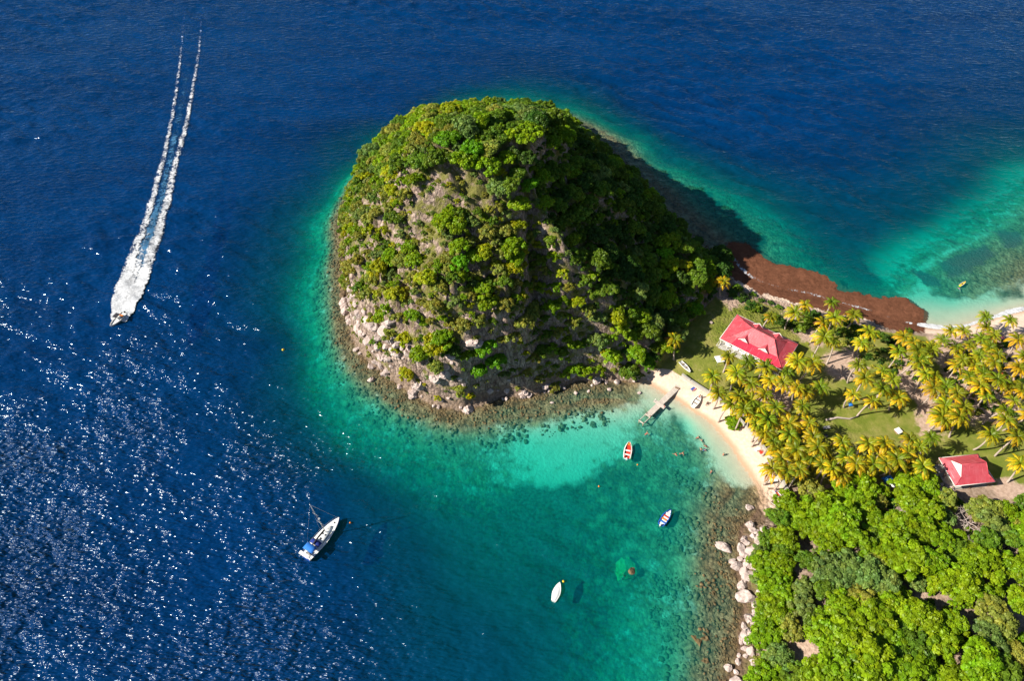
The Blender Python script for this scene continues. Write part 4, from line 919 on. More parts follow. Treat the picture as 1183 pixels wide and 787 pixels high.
def opening(root, name, x, y, z, w, h, along_x, sgn):
    d = (w, .06, h) if along_x else (.06, w, h); off = (0, sgn * .04, 0) if along_x else (sgn * .04, 0, 0)
    f = MB().box((x + off[0], y + off[1], z), (d[0] + .16, d[1] + .02, h + .16) if along_x else (d[0] + .02, d[1] + .16, h + .16)).build(name, M['white'], root)
    MB().box((x + off[0] * 2.2, y + off[1] * 2.2, z), d).build('pane' if name == 'window' else 'door_leaf', M['dark'] if name == 'window' else M['wood'], f)

hz = 2.25
H1 = frame_of(67.9, 119.5, math.atan2(-.6, .8), 'house', hz); tag(H1, 'long white house with hipped red roof and small dormers on the lawn', 'house')
MB().box((.3, .1, 1.35), (15.4, 8.6, 2.9)).build('wall', M['white'], H1)
MB().box((0, -.3, -.05), (17.2, 11.8, .5), bev=.03).build('terrace', M['concrete'], H1)
hip_roof(H1, 9.05, 5.6, 2.95, (2.6, 2.3, 2.6), 4.15, -3.1, 3.35, -.1, 6.6, M['roof_bright'])
for u in (-3.2, 2.6): dormer(H1, u, -1, 4.1, 3.75); dormer(H1, u + 1.0, 1, 4.1, 3.75)
for k in range(9):
    MB().box((-8.6 + k * 2.15, -5.2, 1.55), (.16, .16, 2.7)).build('post', M['white'], H1)
rl = MB()
rl.box((0, -6.1, 1.0), (18.2, .07, .08)); rl.box((0, -6.1, .45), (18.2, .05, .05)); rl.box((-9.1, -3.4, 1.0), (.07, 6.6, .08))
for k in range(40): rl.box((-9.0 + k * .462, -6.1, .6), (.05, .05, .8))
rl.build('railing', M['white'], H1)
for u in (-6, -2.6, 1.8, 5.6): opening(H1, 'window', u, -4.2, 1.6, 1.2, 1.2, True, -1); opening(H1, 'window', u, 4.4, 1.6, 1.2, 1.2, True, 1)
opening(H1, 'door', 0, -4.2, 1.2, 1.0, 2.1, True, -1); opening(H1, 'door', 3.9, 4.4, 1.2, 1.0, 2.1, True, 1)
for v in (-2, 2): opening(H1, 'window', -7.4, v, 1.6, 1.2, 1.2, False, -1); opening(H1, 'window', 8.0, v, 1.6, 1.2, 1.2, False, 1)

H2 = frame_of(108.35, 79.9, math.atan2(.11, .994), 'cabin', hz); tag(H2, 'small cabin with faded red roof and white gable beside the south wood', 'cabin')
MB().box((.6, 0, 1.35), (7.4, 5.6, 2.9)).build('wall', M['white'], H2)
MB().box((-.3, 0, -.05), (9.8, 7.0, .4), bev=.03).build('terrace', M['concrete'], H2)
hip_roof(H2, 5.0, 3.75, 2.8, (1.7, 1.5, 1.5), 3.9, -2.9, 3.2, 0, 5.8, None, True)
MB().poly([(-3.30, -2.25, 3.9), (-3.30, 2.25, 3.9), (-2.92, 0, 5.78)], [(0, 2, 1)]).build('gable_panel', M['white'], H2)
for x_, y_ in [(-4.8, -3.5), (-4.8, 0), (-4.8, 3.5), (4.8, -3.5), (4.8, 3.5), (0, -3.5), (0, 3.5)]: MB().box((x_, y_, 1.4), (.15, .15, 2.7)).build('post', M['wood'], H2)
opening(H2, 'window', -3.12, 1.4, 1.6, 1.2, 1.1, False, -1); opening(H2, 'window', 0, -2.82, 1.6, 1.2, 1.1, True, -1); opening(H2, 'door', -3.12, -1.2, 1.2, .95, 2.1, False, -1); opening(H2, 'window', 1.5, 2.82, 1.6, 1.2, 1.1, True, 1); opening(H2, 'window', 4.32, 0, 1.6, 1.2, 1.1, False, 1)
for k, (px, py) in enumerate([(1086,545),(1090,553),(1094,560),(1083,538),(1098,566),(1088,560),(1094,549),(1081,550),(1100,571),(1092,570),(1086,567)]):
    x, y = on_ground(px, py); boulder(x, y, br.uniform(.35, .8), 'grey rubble stone beside the small cabin', 'rubble beside the small cabin', nb, br, name='rubble_stone'); nb += 1
# shed and small things on the lawn
x, y = G(830.5, 417, 3.2); t = empty('table_canopy', (x, y, gz(x, y)), .2); tag(t, 'small square white canopy on the lawn beside the long house', 'canopy')
MB().poly([(-1.1, -1.1, 2.0), (1.1, -1.1, 2.0), (1.1, 1.1, 2.0), (-1.1, 1.1, 2.0), (0, 0, 2.5)], [(0, 1, 4), (1, 2, 4), (2, 3, 4), (3, 0, 4), (3, 2, 1, 0)]).build('canopy_top', M['gelcoat'], t)
for a in (-1, 1):
    for b in (-1, 1): MB().tube([(a, b, 0), (a, b, 2.02)], .05, 6).build('leg', M['steel'], t)

# ------------------------------------------------------------------ beach wall
mb = MB(); W_ = WALL
for i in range(len(W_) - 1):
    a, b = Vector((*W_[i], 0)), Vector((*W_[i + 1], 0)); d = (b - a); L = d.length; ang = math.atan2(d.y, d.x); c = (a + b) / 2
    mb.box((c.x, c.y, 1.45), (L + .16, .42, 2.0), ang, .03)
    mb.box((c.x, c.y, 2.50), (L + .2, .56, .1), ang, .02)
tag(mb.build('beach_wall', M['concrete']), 'low concrete wall between the sandy beach and the palms', 'wall')

# ------------------------------------------------------------------ jetty
J0 = Vector((*G(784, 446, 1.0), 0)); J1 = Vector((*G(740.5, 488, 1.0), 0)); jd = J1 - J0; JL = jd.length
J = empty('jetty', (J0.x, J0.y, 0), math.atan2(jd.y, jd.x)); tag(J, 'narrow pale jetty running from the beach out into the cove', 'jetty')
mb = MB(); n_ = int((JL - 3.0) / .24)
for k in range(n_): mb.box((.12 + k * .24, 0, 1.0), (.20, 1.45 + .03 * math.sin(k * 7.1), .09))
mb.build('deck', M['jetty'], J)
mb = MB()
for s in (-1, 1): mb.box((JL / 2, s * .70, .86), (JL, .14, .2))
mb.box((JL - .1, 0, 1.0), (.3, 1.6, .14)); mb.box((JL - 2.8, 0, 1.06), (.26, 1.6, .16)); mb.build('frame', M['jetty'], J)
mb = MB(); mb.box((JL * .52, 0, 1.10), (1.0, 3.4, .1), bev=.02); mb.build('platform', M['jetty'], J)
for k in range(6):
    for s in (-1, 1): MB().tube([(1.2 + k * (JL - 1.4) / 5, s * .62, -2.4), (1.2 + k * (JL - 1.4) / 5, s * .62, 1.25 if k > 3 else .95)], .13, 8).build('pile', M['wood'], J)
for s in (-1, 1): MB().tube([(JL * .52, s * 1.5, 1.1), (JL * .52, s * 1.5, 2.1)], .07, 8).build('mooring_post', M['red'] if s > 0 else M['white'], J)
MB().box((.9, .2, 1.12), (.5, 1.2, .14), .3, .02).build('ramp_plate', M['wood'], J)

# ------------------------------------------------------------------ boats
def hull_rings(L, B, D, n=14, m=13, stern=.8, zk=-.3, sheer=.15, fine=1.6):
    """rings from stern (x=-L/2) to bow (x=L/2), open at the top"""
    R = []
    for i in range(n):
        f = i / (n - 1); x = -L / 2 + f * L
        b = B / 2 * (stern + (1 - stern) * math.sin(min(f / .45, 1) * math.pi / 2)) * (1 if f < .45 else max(0.012, 1 - ((f - .45) / .55) ** fine) ** .75)
        top = D + sheer * (f ** 2); keel = zk * (1 if f < .75 else max(0, 1 - ((f - .75) / .25)) ** .5)
        r = []
        for j in range(m):
            t = -1 + 2 * j / (m - 1); a = abs(t); r.append((x + (.08 * L * .2 * (1 - a) * -1 if f > .97 else 0), b * math.copysign(min(1, a ** .62), t), keel + (top - keel) * a ** 2.2))
        R.append(r)
    return R
def boat(name, loc, rz, L, B, D, hull_m, label, cat, deck_m=None, inset=.86, zdeck=.12, heel=0, **kw):
    t = empty(name, (*loc, 0), rz); t.rotation_euler = (heel, 0, rz); tag(t, label, cat)
    R = hull_rings(L, B, D, **kw); h = MB(); h.loft(R, cap=False, closed=False)
    m = len(R[0]); vs = R[0]; h.add(vs, [tuple(range(m))]); h.build('hull', hull_m, t)
    g = MB(); vs = []; fs = []
    for i, r in enumerate(R):
        for s in (0, -1):
            x, y, z = r[s]; vs += [(x, y * 1.03, z + .02), (x * .985, y * inset, z + .05)]
    for i in range(len(R) - 1):
        a = i * 4; fs += [(a, a + 1, a + 5, a + 4), (a + 2, a + 6, a + 7, a + 3)]
    g.add(vs, fs); g.build('gunwale', M['gelcoat'] if hull_m is not M['gelcoat'] else M['white'], t)
    f_ = MB(); vs = []; fs = []
    for i, r in enumerate(R):
        y = r[-1][1] * inset; z = r[-1][2] * (1 - zdeck) if zdeck < 1 else r[-1][2] + .04
        vs += [(r[0][0] * .985, -y, z), (r[0][0] * .985, y, z)]
    for i in range(len(R) - 1): fs.append((2 * i, 2 * i + 2, 2 * i + 3, 2 * i + 1))
    f_.add(vs, fs); f_.build('deck', deck_m or M['gelcoat'], t); return t
def outboard(t, x, m=None):
    e = MB(); e.box((x - .15, 0, .75), (.5, .36, .5), 0, .08); o = e.build('outboard_motor', m or M['dark'], t)
    MB().tube([(x - .2, 0, .55), (x - .22, 0, -.5)], .09, 8).build('shaft', M['grey'], o)

# yacht at anchor
sb = boat('sailing_yacht', (-43.2, 64.75), math.atan2(9.6, 5.9), 11.4, 3.3, .95, M['hullblue'], 'white decked blue sailing yacht with blue canvas at anchor in open water', 'yacht', M['gelcoat'], .90, 1.0, math.radians(-4), stern=.72)
mb = MB(); mb.loft([[(x, y * w, z) for y, z in ((-1, .98), (-.85, 1.32), (0, 1.45), (.85, 1.32), (1, .98))] for x, w in ((-1.6, .95), (0, 1.0), (1.6, .82), (3.0, .35))], True, True, True); cb = mb.build('cabin_top', M['gelcoat'], sb)
for x_, y_, w_ in ((2.1, 0, .5), (.6, .35, .35), (.6, -.35, .35), (4.1, 0, .38), (-.6, 0, .5)): MB().box((x_, y_, 1.47 if x_ < 2 else 1.38 if x_ < 3 else 1.12), (w_, w_, .06), 0, .02).build('hatch', M['dark'], cb)
for s in (-1, 1): MB().box((.4, s * .97, 1.2), (2.6, .05, .14), 0, 0, s * -.3).build('window', M['dark'], cb)
mt = MB().tube([(1.2, 0, 1.0), (1.2, 0, 14.6)], [.11, .08], 8).build('mast', M['steel'], sb)
for z_, w_ in ((6, 1.1), (10, .85)): MB().tube([(1.2, -w_, z_), (1.2, w_, z_)], .05, 5).build('spreader', M['steel'], mt)
MB().tube([(1.25, 0, 13.9), (1.25, 0, 15.0)], .03, 5).build('antenna', M['steel'], mt)
MB().box((1.35, 0, 7.6), (.45, .45, .25), 0, .06).build('radar', M['gelcoat'], mt)
MB().tube([(1.1, 0, 2.35), (-3.2, 0, 2.45)], .09, 8).build('boom', M['steel'], sb)
MB().tube([(1.0, 0, 2.55), (-1.0, 0, 2.62), (-3.0, 0, 2.55)], [.2, .17, .12], 8).build('sail_cover', M['cloth_dark'], sb)
MB().tube([(5.4, 0, 1.35), (1.25, 0, 14.2)], .03, 6).build('furled_jib', M['white'], sb)
for s in (-1, 1): MB().tube([(.9, s * 1.5, 1.05), (1.2, s * .05, 14.2)], .009, 4).build('shroud', M['steel'], sb)
MB().tube([(-5.5, 0, 1.1), (1.15, 0, 14.4)], .009, 4).build('backstay', M['steel'], sb)
mb = MB(); mb.loft([[(x, y, z + .35 * (1 - (y / 1.35) ** 2)) for y in (-1.35, -.7, 0, .7, 1.35)] for x, z in ((-1.35, 1.75), (-1.9, 2.05), (-2.6, 2.0))], False, True, False); o = mb.build('spray_hood', M['navy'], sb); o.modifiers.new('t', 'SOLIDIFY').thickness = .04
mb = MB(); mb.loft([[(x, y, 2.55 + .18 * (1 - (y / 1.4) ** 2)) for y in (-1.4, -.7, 0, .7, 1.4)] for x in (-2.9, -3.7, -4.6)], False, True, False); o = mb.build('bimini', M['blue'], sb); o.modifiers.new('t', 'SOLIDIFY').thickness = .04
for x_ in (-3.0, -4.5):
    for s in (-1, 1): MB().tube([(x_, s * 1.35, .95), (x_, s * 1.35, 2.6)], .03, 5).build('bimini_pole', M['steel'], sb)
MB().box((-3.6, 0, 1.0), (3.2, 1.5, .08), 0, .02).build('cockpit_floor', M['grey'], sb)
mb = MB(); mb.tube([(-5.5, -1.5, 1.1), (-5.5, -1.5, 2.3), (-5.5, 0, 2.6), (-5.5, 1.5, 2.3), (-5.5, 1.5, 1.1)], .07, 6); mb.box((-5.6, 0, 2.62), (.8, 2.6, .06)); mb.build('stern_arch', M['white'], sb)
for s in (-1, 1):
    mb = MB(); mb.tube([(-5.2, s * 1.3, 1.55), (-2, s * 1.62, 1.6), (1.5, s * 1.55, 1.65), (4.2, s * .7, 1.75), (5.5, 0, 1.85)], .02, 4)
    for x_, y_ in ((-4, 1.45), (-2, 1.6), (0, 1.63), (2, 1.48), (3.8, .85)): mb.tube([(x_, s * y_, 1.0), (x_, s * y_, 1.62)], .02, 4)
    mb.build('guard_rail', M['steel'], sb)
def buoy(px, py, r, m, label, h=0.0):
    bm = bmesh.new(); bmesh.ops.create_uvsphere(bm, u_segments=14, v_segments=9, radius=r)
    for v in bm.verts: v.co.z *= 1.15
    bm.verts.index_update(); mb = MB(); mb.add([v.co[:] for v in bm.verts], [[v.index for v in f.verts] for f in bm.faces], True); bm.free()
    x, y = G(px, py, .2); t = empty('buoy', (x, y, .1)); tag(t, label, 'buoy'); mb.build('float', m, t); MB().tube([(0, 0, r), (0, 0, r * 1.45)], [r * .3, r * .15], 8).build('eye', M['dark'], t)
buoy(404.5, 604, .22, M['orange'], 'small pale orange buoy off the bow of the blue yacht'); buoy(327, 404, .38, M['yellow'], 'yellow buoy alone in the deep water between yacht and hill'); buoy(651, 672, .28, M['yellow'], 'small yellow buoy at the tip of the covered white boat')
buoy(736.5, 537, .2, M['orange'], 'tiny orange buoy behind the red and white launch'); buoy(692, 562, .22, M['orange'], 'tiny orange buoy in the middle of the cove')

d1 = boat('launch', (29.1, 88.0), math.atan2(4.6, 1.15), 5.0, 2.0, .62, M['gelcoat'], 'white launch with red seats moored nearest the jetty', 'boat', M['red'], .78, .5, stern=.85)
for x_ in (-1.4, -.2, 1.0): MB().box((x_, 0, .52), (.42, 1.35, .1), 0, .02).build('seat', M['white'] if x_ < 0 else M['red'], d1)
MB().box((1.7, 0, .58), (.7, .7, .08), 0, .03).build('fore_locker', M['orange'], d1); outboard(d1, -2.6, M['gelcoat']); MB().box((-1.9, .5, .6), (.5, .4, .3), 0, .04).build('fuel_box', M['red'], d1)
d2 = boat('launch', (36.0, 70.0), math.atan2(3.5, 2.7), 4.7, 1.8, .6, M['hullblue'], 'blue hulled launch with white and orange inside moored in the cove', 'boat', M['gelcoat'], .84, .45, stern=.85)
for c_ in COL.objects:
    if c_.parent is d2 and c_.name.startswith('gunwale'): c_.data.materials[0] = M['hullblue']
for x_, m_ in ((-1.5, 'blue'), (-.7, 'orange'), (.2, 'red'), (1.1, 'white')): MB().box((x_, 0, .52), (.36, 1.25, .1), 0, .02).build('seat', M[m_], d2)
outboard(d2, -2.45, M['gelcoat'])
d3 = boat('covered_boat', (9.75, 52.6), math.atan2(3.6, 1.35), 4.4, 1.75, .45, M['gelcoat'], 'white teardrop shaped boat with smooth white cover moored in the outer cove', 'boat', M['gelcoat'], .95, 1.0, stern=.55)
mb = MB(); rr = hull_rings(4.1, 1.6, .45, stern=.5); mb.loft([[(q[0], q[1], .47 + .28 * (1 - (q[1] / (abs(r[-1][1]) + 1e-6)) ** 2) * (1 - abs(i / 13 - .4))) for q in r] for i, r in enumerate(rr)], False, True, False); mb.build('cover', M['gelcoat'], d3)
MB().box((.9, .1, .72), (.14, .1, .08)).build('cleat', M['dark'], d3)
bx, by = G(136, 370, .4)
sp = boat('speedboat', (bx, by), math.radians(-112), 5.6, 2.2, .75, M['gelcoat'], 'white speedboat racing ahead of its long foaming wake', 'boat', M['gelcoat'], .85, .3, stern=.9)
MB().box((-.6, 0, .95), (1.2, .7, .6), 0, .06).build('console', M['gelcoat'], sp); MB().box((-.2, 0, 1.35), (.06, .7, .35), 0, 0, 0, .3).build('windscreen', M['dark'], sp); outboard(sp, -2.9); MB().box((-1.6, 0, .75), (.6, 1.3, .3), 0, .04).build('seat', M['orange'], sp)
MB().box((-.4, 0, 2.1), (1.7, 1.5, .07), 0, .03).build('sun_top', M['cloth_dark'], sp)
for a in (-1, 1):
    for b in (-1, 1): MB().tube([(-.4 + a * .8, b * .7, .75), (-.4 + a * .8, b * .7, 2.1)], .03, 5).build('top_pole', M['steel'], sp)
def shore_boat(px, py, ang, L, B, m, label, dm=None, name='beached_boat'):
    x, y = on_ground(px, py); t = boat(name, (x, y), ang, L, B, .45, m, label, 'boat', dm, .84, .5, stern=.8); t.location.z = gz(x, y) + .22
    for x_ in (-L * .22, L * .08): MB().box((x_, 0, .38), (.28, B * .72, .06)).build('seat', M['wood'], t)
    return t
shore_boat(804.5, 465, math.radians(52), 4.4, 1.7, M['gelcoat'], 'white boat pulled up on the sand near the jetty', M['gelcoat'])
shore_boat(791, 425.5, math.radians(-58), 4.2, 1.3, M['gelcoat'], 'slender white boat lying on the lawn above the beach wall', M['grey'])
shore_boat(903, 580, math.radians(-62), 5.0, 1.0, M['gelcoat'], 'long white canoe at the end of the beach under the wood', M['red'], 'canoe')
shore_boat(898, 588, math.radians(-48), 3.8, .9, M['wood'], 'worn wooden canoe beside the white canoe at the beach end', M['wood'], 'canoe')
x, y = G(1005, 332, 0)
# kayaks in the far bay
shore = boat('kayak', G(1112, 328, .1), math.radians(35), 3.0, .8, .25, M['yellow'], 'yellow kayak floating in the shallow far bay', 'kayak', M['yellow'], .8, .3); MB().box((-.2, 0, .2), (.5, .4, .1), 0, .02).build('seat', M['dark'], shore)

# ------------------------------------------------------------------ fallen and dead wood, tarpaulins, beach things
def dead_tree(px, py, r, label, seed, extra=1.5):
    rng = np.random.RandomState(seed); x, y = on_ground(px, py, extra); t = empty('dead_tree', (x, y, gz(x, y))); tag(t, label, 'dead tree')
    MB().tube([(0, 0, -.3), (.15, .1, 1.2), (.1, .3, 2.4)], [.22, .17, .13], 8).build('trunk', M['deadwood'], t)
    def br_(mb, p, d, L, R, lev):
        q = p + d * L * .5 + Vector(rng.normal(size=3)) * L * .08; e = p + d * L + Vector(rng.normal(size=3)) * L * .14; mb.tube([p, q, e], [R, R * .75, R * .5], 5, False)
        if lev:
            for _ in range(3): br_(mb, e if rng.rand() < .6 else q, (d + Vector(rng.normal(size=3)) * .7).normalized(), L * rng.uniform(.5, .75), R * .55, lev - 1)
    for k in range(7):
        mb = MB(); a = k * .9 + rng.rand() * .4; br_(mb, Vector((.1, .2, 1.6 + .1 * k)), Vector((math.cos(a), math.sin(a), rng.uniform(-.05, .5))).normalized(), r * .5, .10, 3); mb.build('branch', M['deadwood'], t)
dead_tree(1117, 607, 4.2, 'large bleached leafless tree sprawled in the clearing of the south wood', 1); dead_tree(1158, 652, 2.6, 'smaller bleached leafless tree beyond the large dead tree', 2)
dead_tree(1042, 590, 2.4, 'bare grey tree in the dark gap behind the palm grove', 3); dead_tree(1122, 632, 2.2, 'bleached dead branches just below the large dead tree', 4)
dead_tree(797, 340, 2.6, 'pale grey leafless tree at the foot of the shaded hill slope', 5, 4); dead_tree(906, 785, 2.2, 'bare pale shrub at the bottom of the dry gully', 6)
x, y = on_ground(971, 484); t = MB().tube([(-4, -.6, .25), (-1, .1, .3), (2, -.3, .28), (4.4, .4, .5)], [.28, .26, .2, .1], 8).build('fallen_palm_trunk', M['deadwood']); t.location = (x, y, gz(x, y)); tag(t, 'fallen bleached palm trunk lying across the open lawn', 'log')
def tarp(px, py, m, w, l, rz, label):
    x, y = on_ground(px, py, .8); mb = MB(); n = 7; vs = []; fs = []; rng = np.random.RandomState(int(px))
    for i in range(n):
        for j in range(n): u, v = i / (n - 1) - .5, j / (n - 1) - .5; vs.append((u * w, v * l, 1.9 - 1.2 * (u * u + v * v) + rng.normal() * .06))
    for i in range(n - 1):
        for j in range(n - 1): a = i * n + j; fs.append((a, a + n, a + n + 1, a + 1))
    t = empty('tarpaulin', (x, y, gz(x, y)), rz); tag(t, label, 'tarpaulin'); mb.add(vs, fs, True); o = mb.build('sheet', M[m], t); o.modifiers.new('t', 'SOLIDIFY').thickness = .03
    for a in (-1, 1):
        for b in (-1, 1): MB().tube([(a * w * .48, b * l * .48, 0), (a * w * .48, b * l * .48, 1.4)], .04, 5).build('pole', M['wood'], t)
tarp(1024, 556, 'blue', 2.6, 1.6, .3, 'blue tarpaulin half hidden under the palms before the south wood'); tarp(1028, 560, 'gelcoat', 1.5, 2.4, .5, 'white tarpaulin beside the blue one under the palms')
tarp(1154, 392, 'cloth_pink', 2.0, 1.6, .4, 'pink awning among palms near the far beach'); tarp(1104, 404, 'red', 1.8, 1.5, .2, 'red awning deep in the far palm grove'); tarp(1156, 437, 'red', 2.2, 1.6, 1.2, 'red awning in the far grove beyond the path')
tarp(981, 470, 'blue', 1.1, 1.1, 0, 'small light blue shade cloth on the lawn by a palm')
x, y = on_ground(1040, 499)
def slab(px, py, w, l, rz, m, label, name, cat, h=.7):
    x, y = on_ground(px, py, h); t = empty(name, (x, y, gz(x, y)), rz); tag(t, label, cat); MB().box((0, 0, h), (w, l, .08), 0, .02).build('top', M[m], t)
    for a in (-1, 1): MB().box((a * w * .36, 0, h / 2), (.12, l * .7, h), 0).build('leg', M['wood'], t)
slab(1038, 498, 1.6, 1.6, .4, 'white', 'white square table on the lawn near the bare path', 'table', 'table'); slab(955, 494, 1.8, .8, .1, 'grey', 'grey picnic table under the palm row', 'picnic_table', 'table'); slab(952, 505, 1.8, .8, .4, 'dark', 'dark picnic table in palm shade', 'picnic_table', 'table')
slab(893, 556, 2.2, .8, -.1, 'white', 'white beach table on the sand in front of the palms', 'beach_table', 'table', .5); slab(891, 565, 1.6, .35, 0, 'wood', 'narrow wooden bench on the sand', 'bench', 'bench', .4)

# ------------------------------------------------------------------ people
def figure(pose):
    """one continuous body grown from joints; head up +z, face +x"""
    J_ = {'stand': dict(pel=(0,0,.95), ch=(0,0,1.32), nk=(0,0,1.50), hd=(.01,0,1.63), ht=(.01,0,1.74), sl=(0,.19,1.43), el=(.02,.27,1.14), hl=(.10,.29,.90), sr=(0,-.19,1.43), er=(.05,-.26,1.16), hr=(.18,-.24,.96),
                         pl=(0,.09,.90), kl=(.04,.10,.50), al=(0,.11,.08), tl=(.17,.13,.03), pr=(0,-.09,.90), kr=(.0,-.10,.50), ar=(-.04,-.11,.08), tr=(.13,-.13,.03)),
          'swim': dict(pel=(-.5,0,-.08), ch=(-.12,0,.0), nk=(.05,0,.06), hd=(.18,0,.12), ht=(.27,0,.17), sl=(-.05,.20,.0), el=(.18,.42,-.02), hl=(.40,.50,.0), sr=(-.05,-.20,.0), er=(.15,-.44,-.04), hr=(-.05,-.60,-.05),
                        pl=(-.56,.09,-.1), kl=(-.95,.14,-.2), al=(-1.35,.16,-.14), tl=(-1.5,.17,-.16), pr=(-.56,-.09,-.1), kr=(-.95,-.12,-.12), ar=(-1.35,-.2,-.25), tr=(-1.5,-.22,-.28)),
          'lie': dict(pel=(0,0,.14), ch=(.36,0,.15), nk=(.54,0,.16), hd=(.66,0,.19), ht=(.78,0,.19), sl=(.45,.19,.15), el=(.22,.32,.10), hl=(.0,.36,.08), sr=(.45,-.19,.15), er=(.62,-.40,.10), hr=(.80,-.22,.08),
                       pl=(-.05,.09,.13), kl=(-.46,.13,.17), al=(-.88,.14,.08), tl=(-.98,.17,.18), pr=(-.05,-.09,.13), kr=(-.44,-.14,.30), ar=(-.76,-.13,.08), tr=(-.92,-.14,.10)),
          'sit': dict(pel=(0,0,.14), ch=(-.10,0,.50), nk=(-.08,0,.68), hd=(-.05,0,.80), ht=(-.04,0,.92), sl=(-.10,.19,.61), el=(.05,.30,.38), hl=(.28,.22,.36), sr=(-.10,-.19,.61), er=(.05,-.30,.38), hr=(.28,-.22,.34),
                       pl=(.06,.10,.13), kl=(.42,.16,.46), al=(.62,.16,.08), tl=(.78,.17,.05), pr=(.06,-.10,.13), kr=(.46,-.14,.30), ar=(.80,-.15,.08), tr=(.94,-.16,.12))}[pose]
    N_ = list(J_); rad = dict(pel=.145, ch=.15, nk=.06, hd=.105, ht=.075, sl=.07, el=.046, hl=.036, sr=.07, er=.046, hr=.036, pl=.10, kl=.062, al=.042, tl=.035, pr=.10, kr=.062, ar=.042, tr=.035)
    Eg = [('pel','ch'),('ch','nk'),('nk','hd'),('hd','ht'),('ch','sl'),('sl','el'),('el','hl'),('ch','sr'),('sr','er'),('er','hr'),('pel','pl'),('pl','kl'),('kl','al'),('al','tl'),('pel','pr'),('pr','kr'),('kr','ar'),('ar','tr')]
    vs = [J_[k] for k in N_]; rs = [rad[k] for k in N_]; ed = [(N_.index(a), N_.index(b)) for a, b in Eg]
    for h, e in (('hl', 'el'), ('hr', 'er')):     # palm and five fingers
        p = Vector(J_[h]); d = (p - Vector(J_[e])).normalized(); s = d.cross(Vector((.3, .2, 1))).normalized(); b = N_.index(h)
        for k in range(5):
            o_ = s * (-.036 + .018 * k); L = (.05, .085, .095, .088, .07)[k]; i0 = len(vs)
            dd = d if k else (d + s * -.9).normalized()
            vs += [tuple(p + d * .03 + o_), tuple(p + o_ + dd * (.03 + L * .6)), tuple(p + o_ + dd * (.02 + L) + Vector((0, 0, -.01)))]; rs += [.011, .009, .008]; ed += [(b, i0), (i0, i0 + 1), (i0 + 1, i0 + 2)]
    me = bpy.data.meshes.new('b'); me.from_pydata(vs, ed, []); o = bpy.data.objects.new('b', me); COL.objects.link(o)
    m = o.modifiers.new('s', 'SKIN'); sk = me.skin_vertices[0].data
    for i, r in enumerate(rs): sk[i].radius = (r, r)
    sk[0].use_root = True; o.modifiers.new('u', 'SUBSURF').levels = 1
    dg = bpy.context.evaluated_depsgraph_get(); dg.update(); r = bpy.data.meshes.new_from_object(o.evaluated_get(dg)); bpy.data.objects.remove(o)
    for p in r.polygons: p.use_smooth = True
    return r, J_
BODY = {k: figure(k) for k in ('stand', 'swim', 'lie', 'sit')}
def blob(c, s, name, m, parent, rx=0):
    bm = bmesh.new(); bmesh.ops.create_uvsphere(bm, u_segments=12, v_segments=8, radius=1)
    for v in bm.verts: v.co = Vector((v.co.x * s[0], v.co.y * s[1], v.co.z * s[2])) + Vector(c)
    bm.verts.index_update(); mb = MB(); mb.add([v.co[:] for v in bm.verts], [[v.index for v in f.verts] for f in bm.faces], True); bm.free(); return mb.build(name, m, parent)
def person(px, py, pose, rz, cloth, label, skin='skin', z=None, group=None):
    me, J_ = BODY[pose]; x, y = G(px, py, 0) if z is not None else on_ground(px, py)
    me = me.copy(); me.materials.clear(); me.materials.append(M[skin]); t = put('person', me); t.location = (x, y, gz(x, y) if z is None else z); t.rotation_euler = (0, 0, rz); tag(t, label, 'person', group)
    h = Vector(J_['hd']); u = (Vector(J_['ht']) - Vector(J_['nk'])).normalized(); b = h + u * .045 - Vector((.03, 0, 0)) if pose != 'swim' else h + Vector((-.02, 0, .05))
    blob(b, (.115, .105, .11), 'hair', M['hair'], t)
    f = h + (Vector((.10, 0, -.01)) if pose in ('stand', 'sit') else Vector((0, 0, .10)) if pose == 'lie' else Vector((.09, 0, -.03)))
    blob(f, (.022, .014, .02), 'nose', M[skin], t)
    for s in (-1, 1):
        blob(f + Vector((-.012, s * .036, .035)) if pose != 'lie' else f + Vector((.035, s * .036, -.012)), (.012, .014, .010), 'eye', M['dark'], t); blob(h + Vector((0, s * .105, 0)), (.02, .012, .03), 'ear', M[skin], t)
    blob(f + Vector((-.012, 0, -.04)) if pose != 'lie' else f + Vector((-.04, 0, -.012)), (.010, .026, .008), 'mouth', M['red'], t)
    p, c = Vector(J_['pel']), Vector(J_['ch']); blob(p, (.175, .185, .155), 'shorts', M[cloth], t)
    if cloth in ('cloth_pink', 'cloth_blue'): blob(c, (.165, .185, .17) if pose in ('stand', 'sit') else (.17, .185, .165), 'top', M[cloth], t)
    return t
SW = [(806.8,505.5,.4,'cloth_red','swimmer nearest the jetty side of the bathing group'),(810,508.5,2.0,'cloth_dark','swimmer just behind the one nearest the jetty side'),(810,519,1.2,'cloth_dark','swimmer at the outer edge of the tight group in the shallows'),(813.6,515,2.6,'cloth_red','swimmer nearest the sand within the tight group'),
      (815,520,.2,'cloth_blue','swimmer lowest in the tight group in the shallows'),(835.5,526,3.0,'cloth_red','single bather standing in clear shallow water close to the beach'),(822,544.5,1.0,'cloth_red','single swimmer farthest along the beach from the jetty'),(780,524.6,2.2,'cloth_red','outer swimmer of the pair beyond the dark weed patch'),
      (789,524,.1,'cloth_dark','inner swimmer of the pair beyond the dark weed patch'),(748,500.5,.6,'cloth_red','lone swimmer near the outer end of the jetty'),(720.5,666.7,.8,'cloth_red','lone swimmer beside the submerged green boulder'),(1108,333,1.5,'cloth_blue','swimmer beside the yellow kayak in the far bay')]
for px, py, a, c, l in SW:
    if 'standing' in l: person(px, py, 'stand', a, c, l, z=-.75)
    else: person(px, py, 'swim', a, c, l, z=.04)
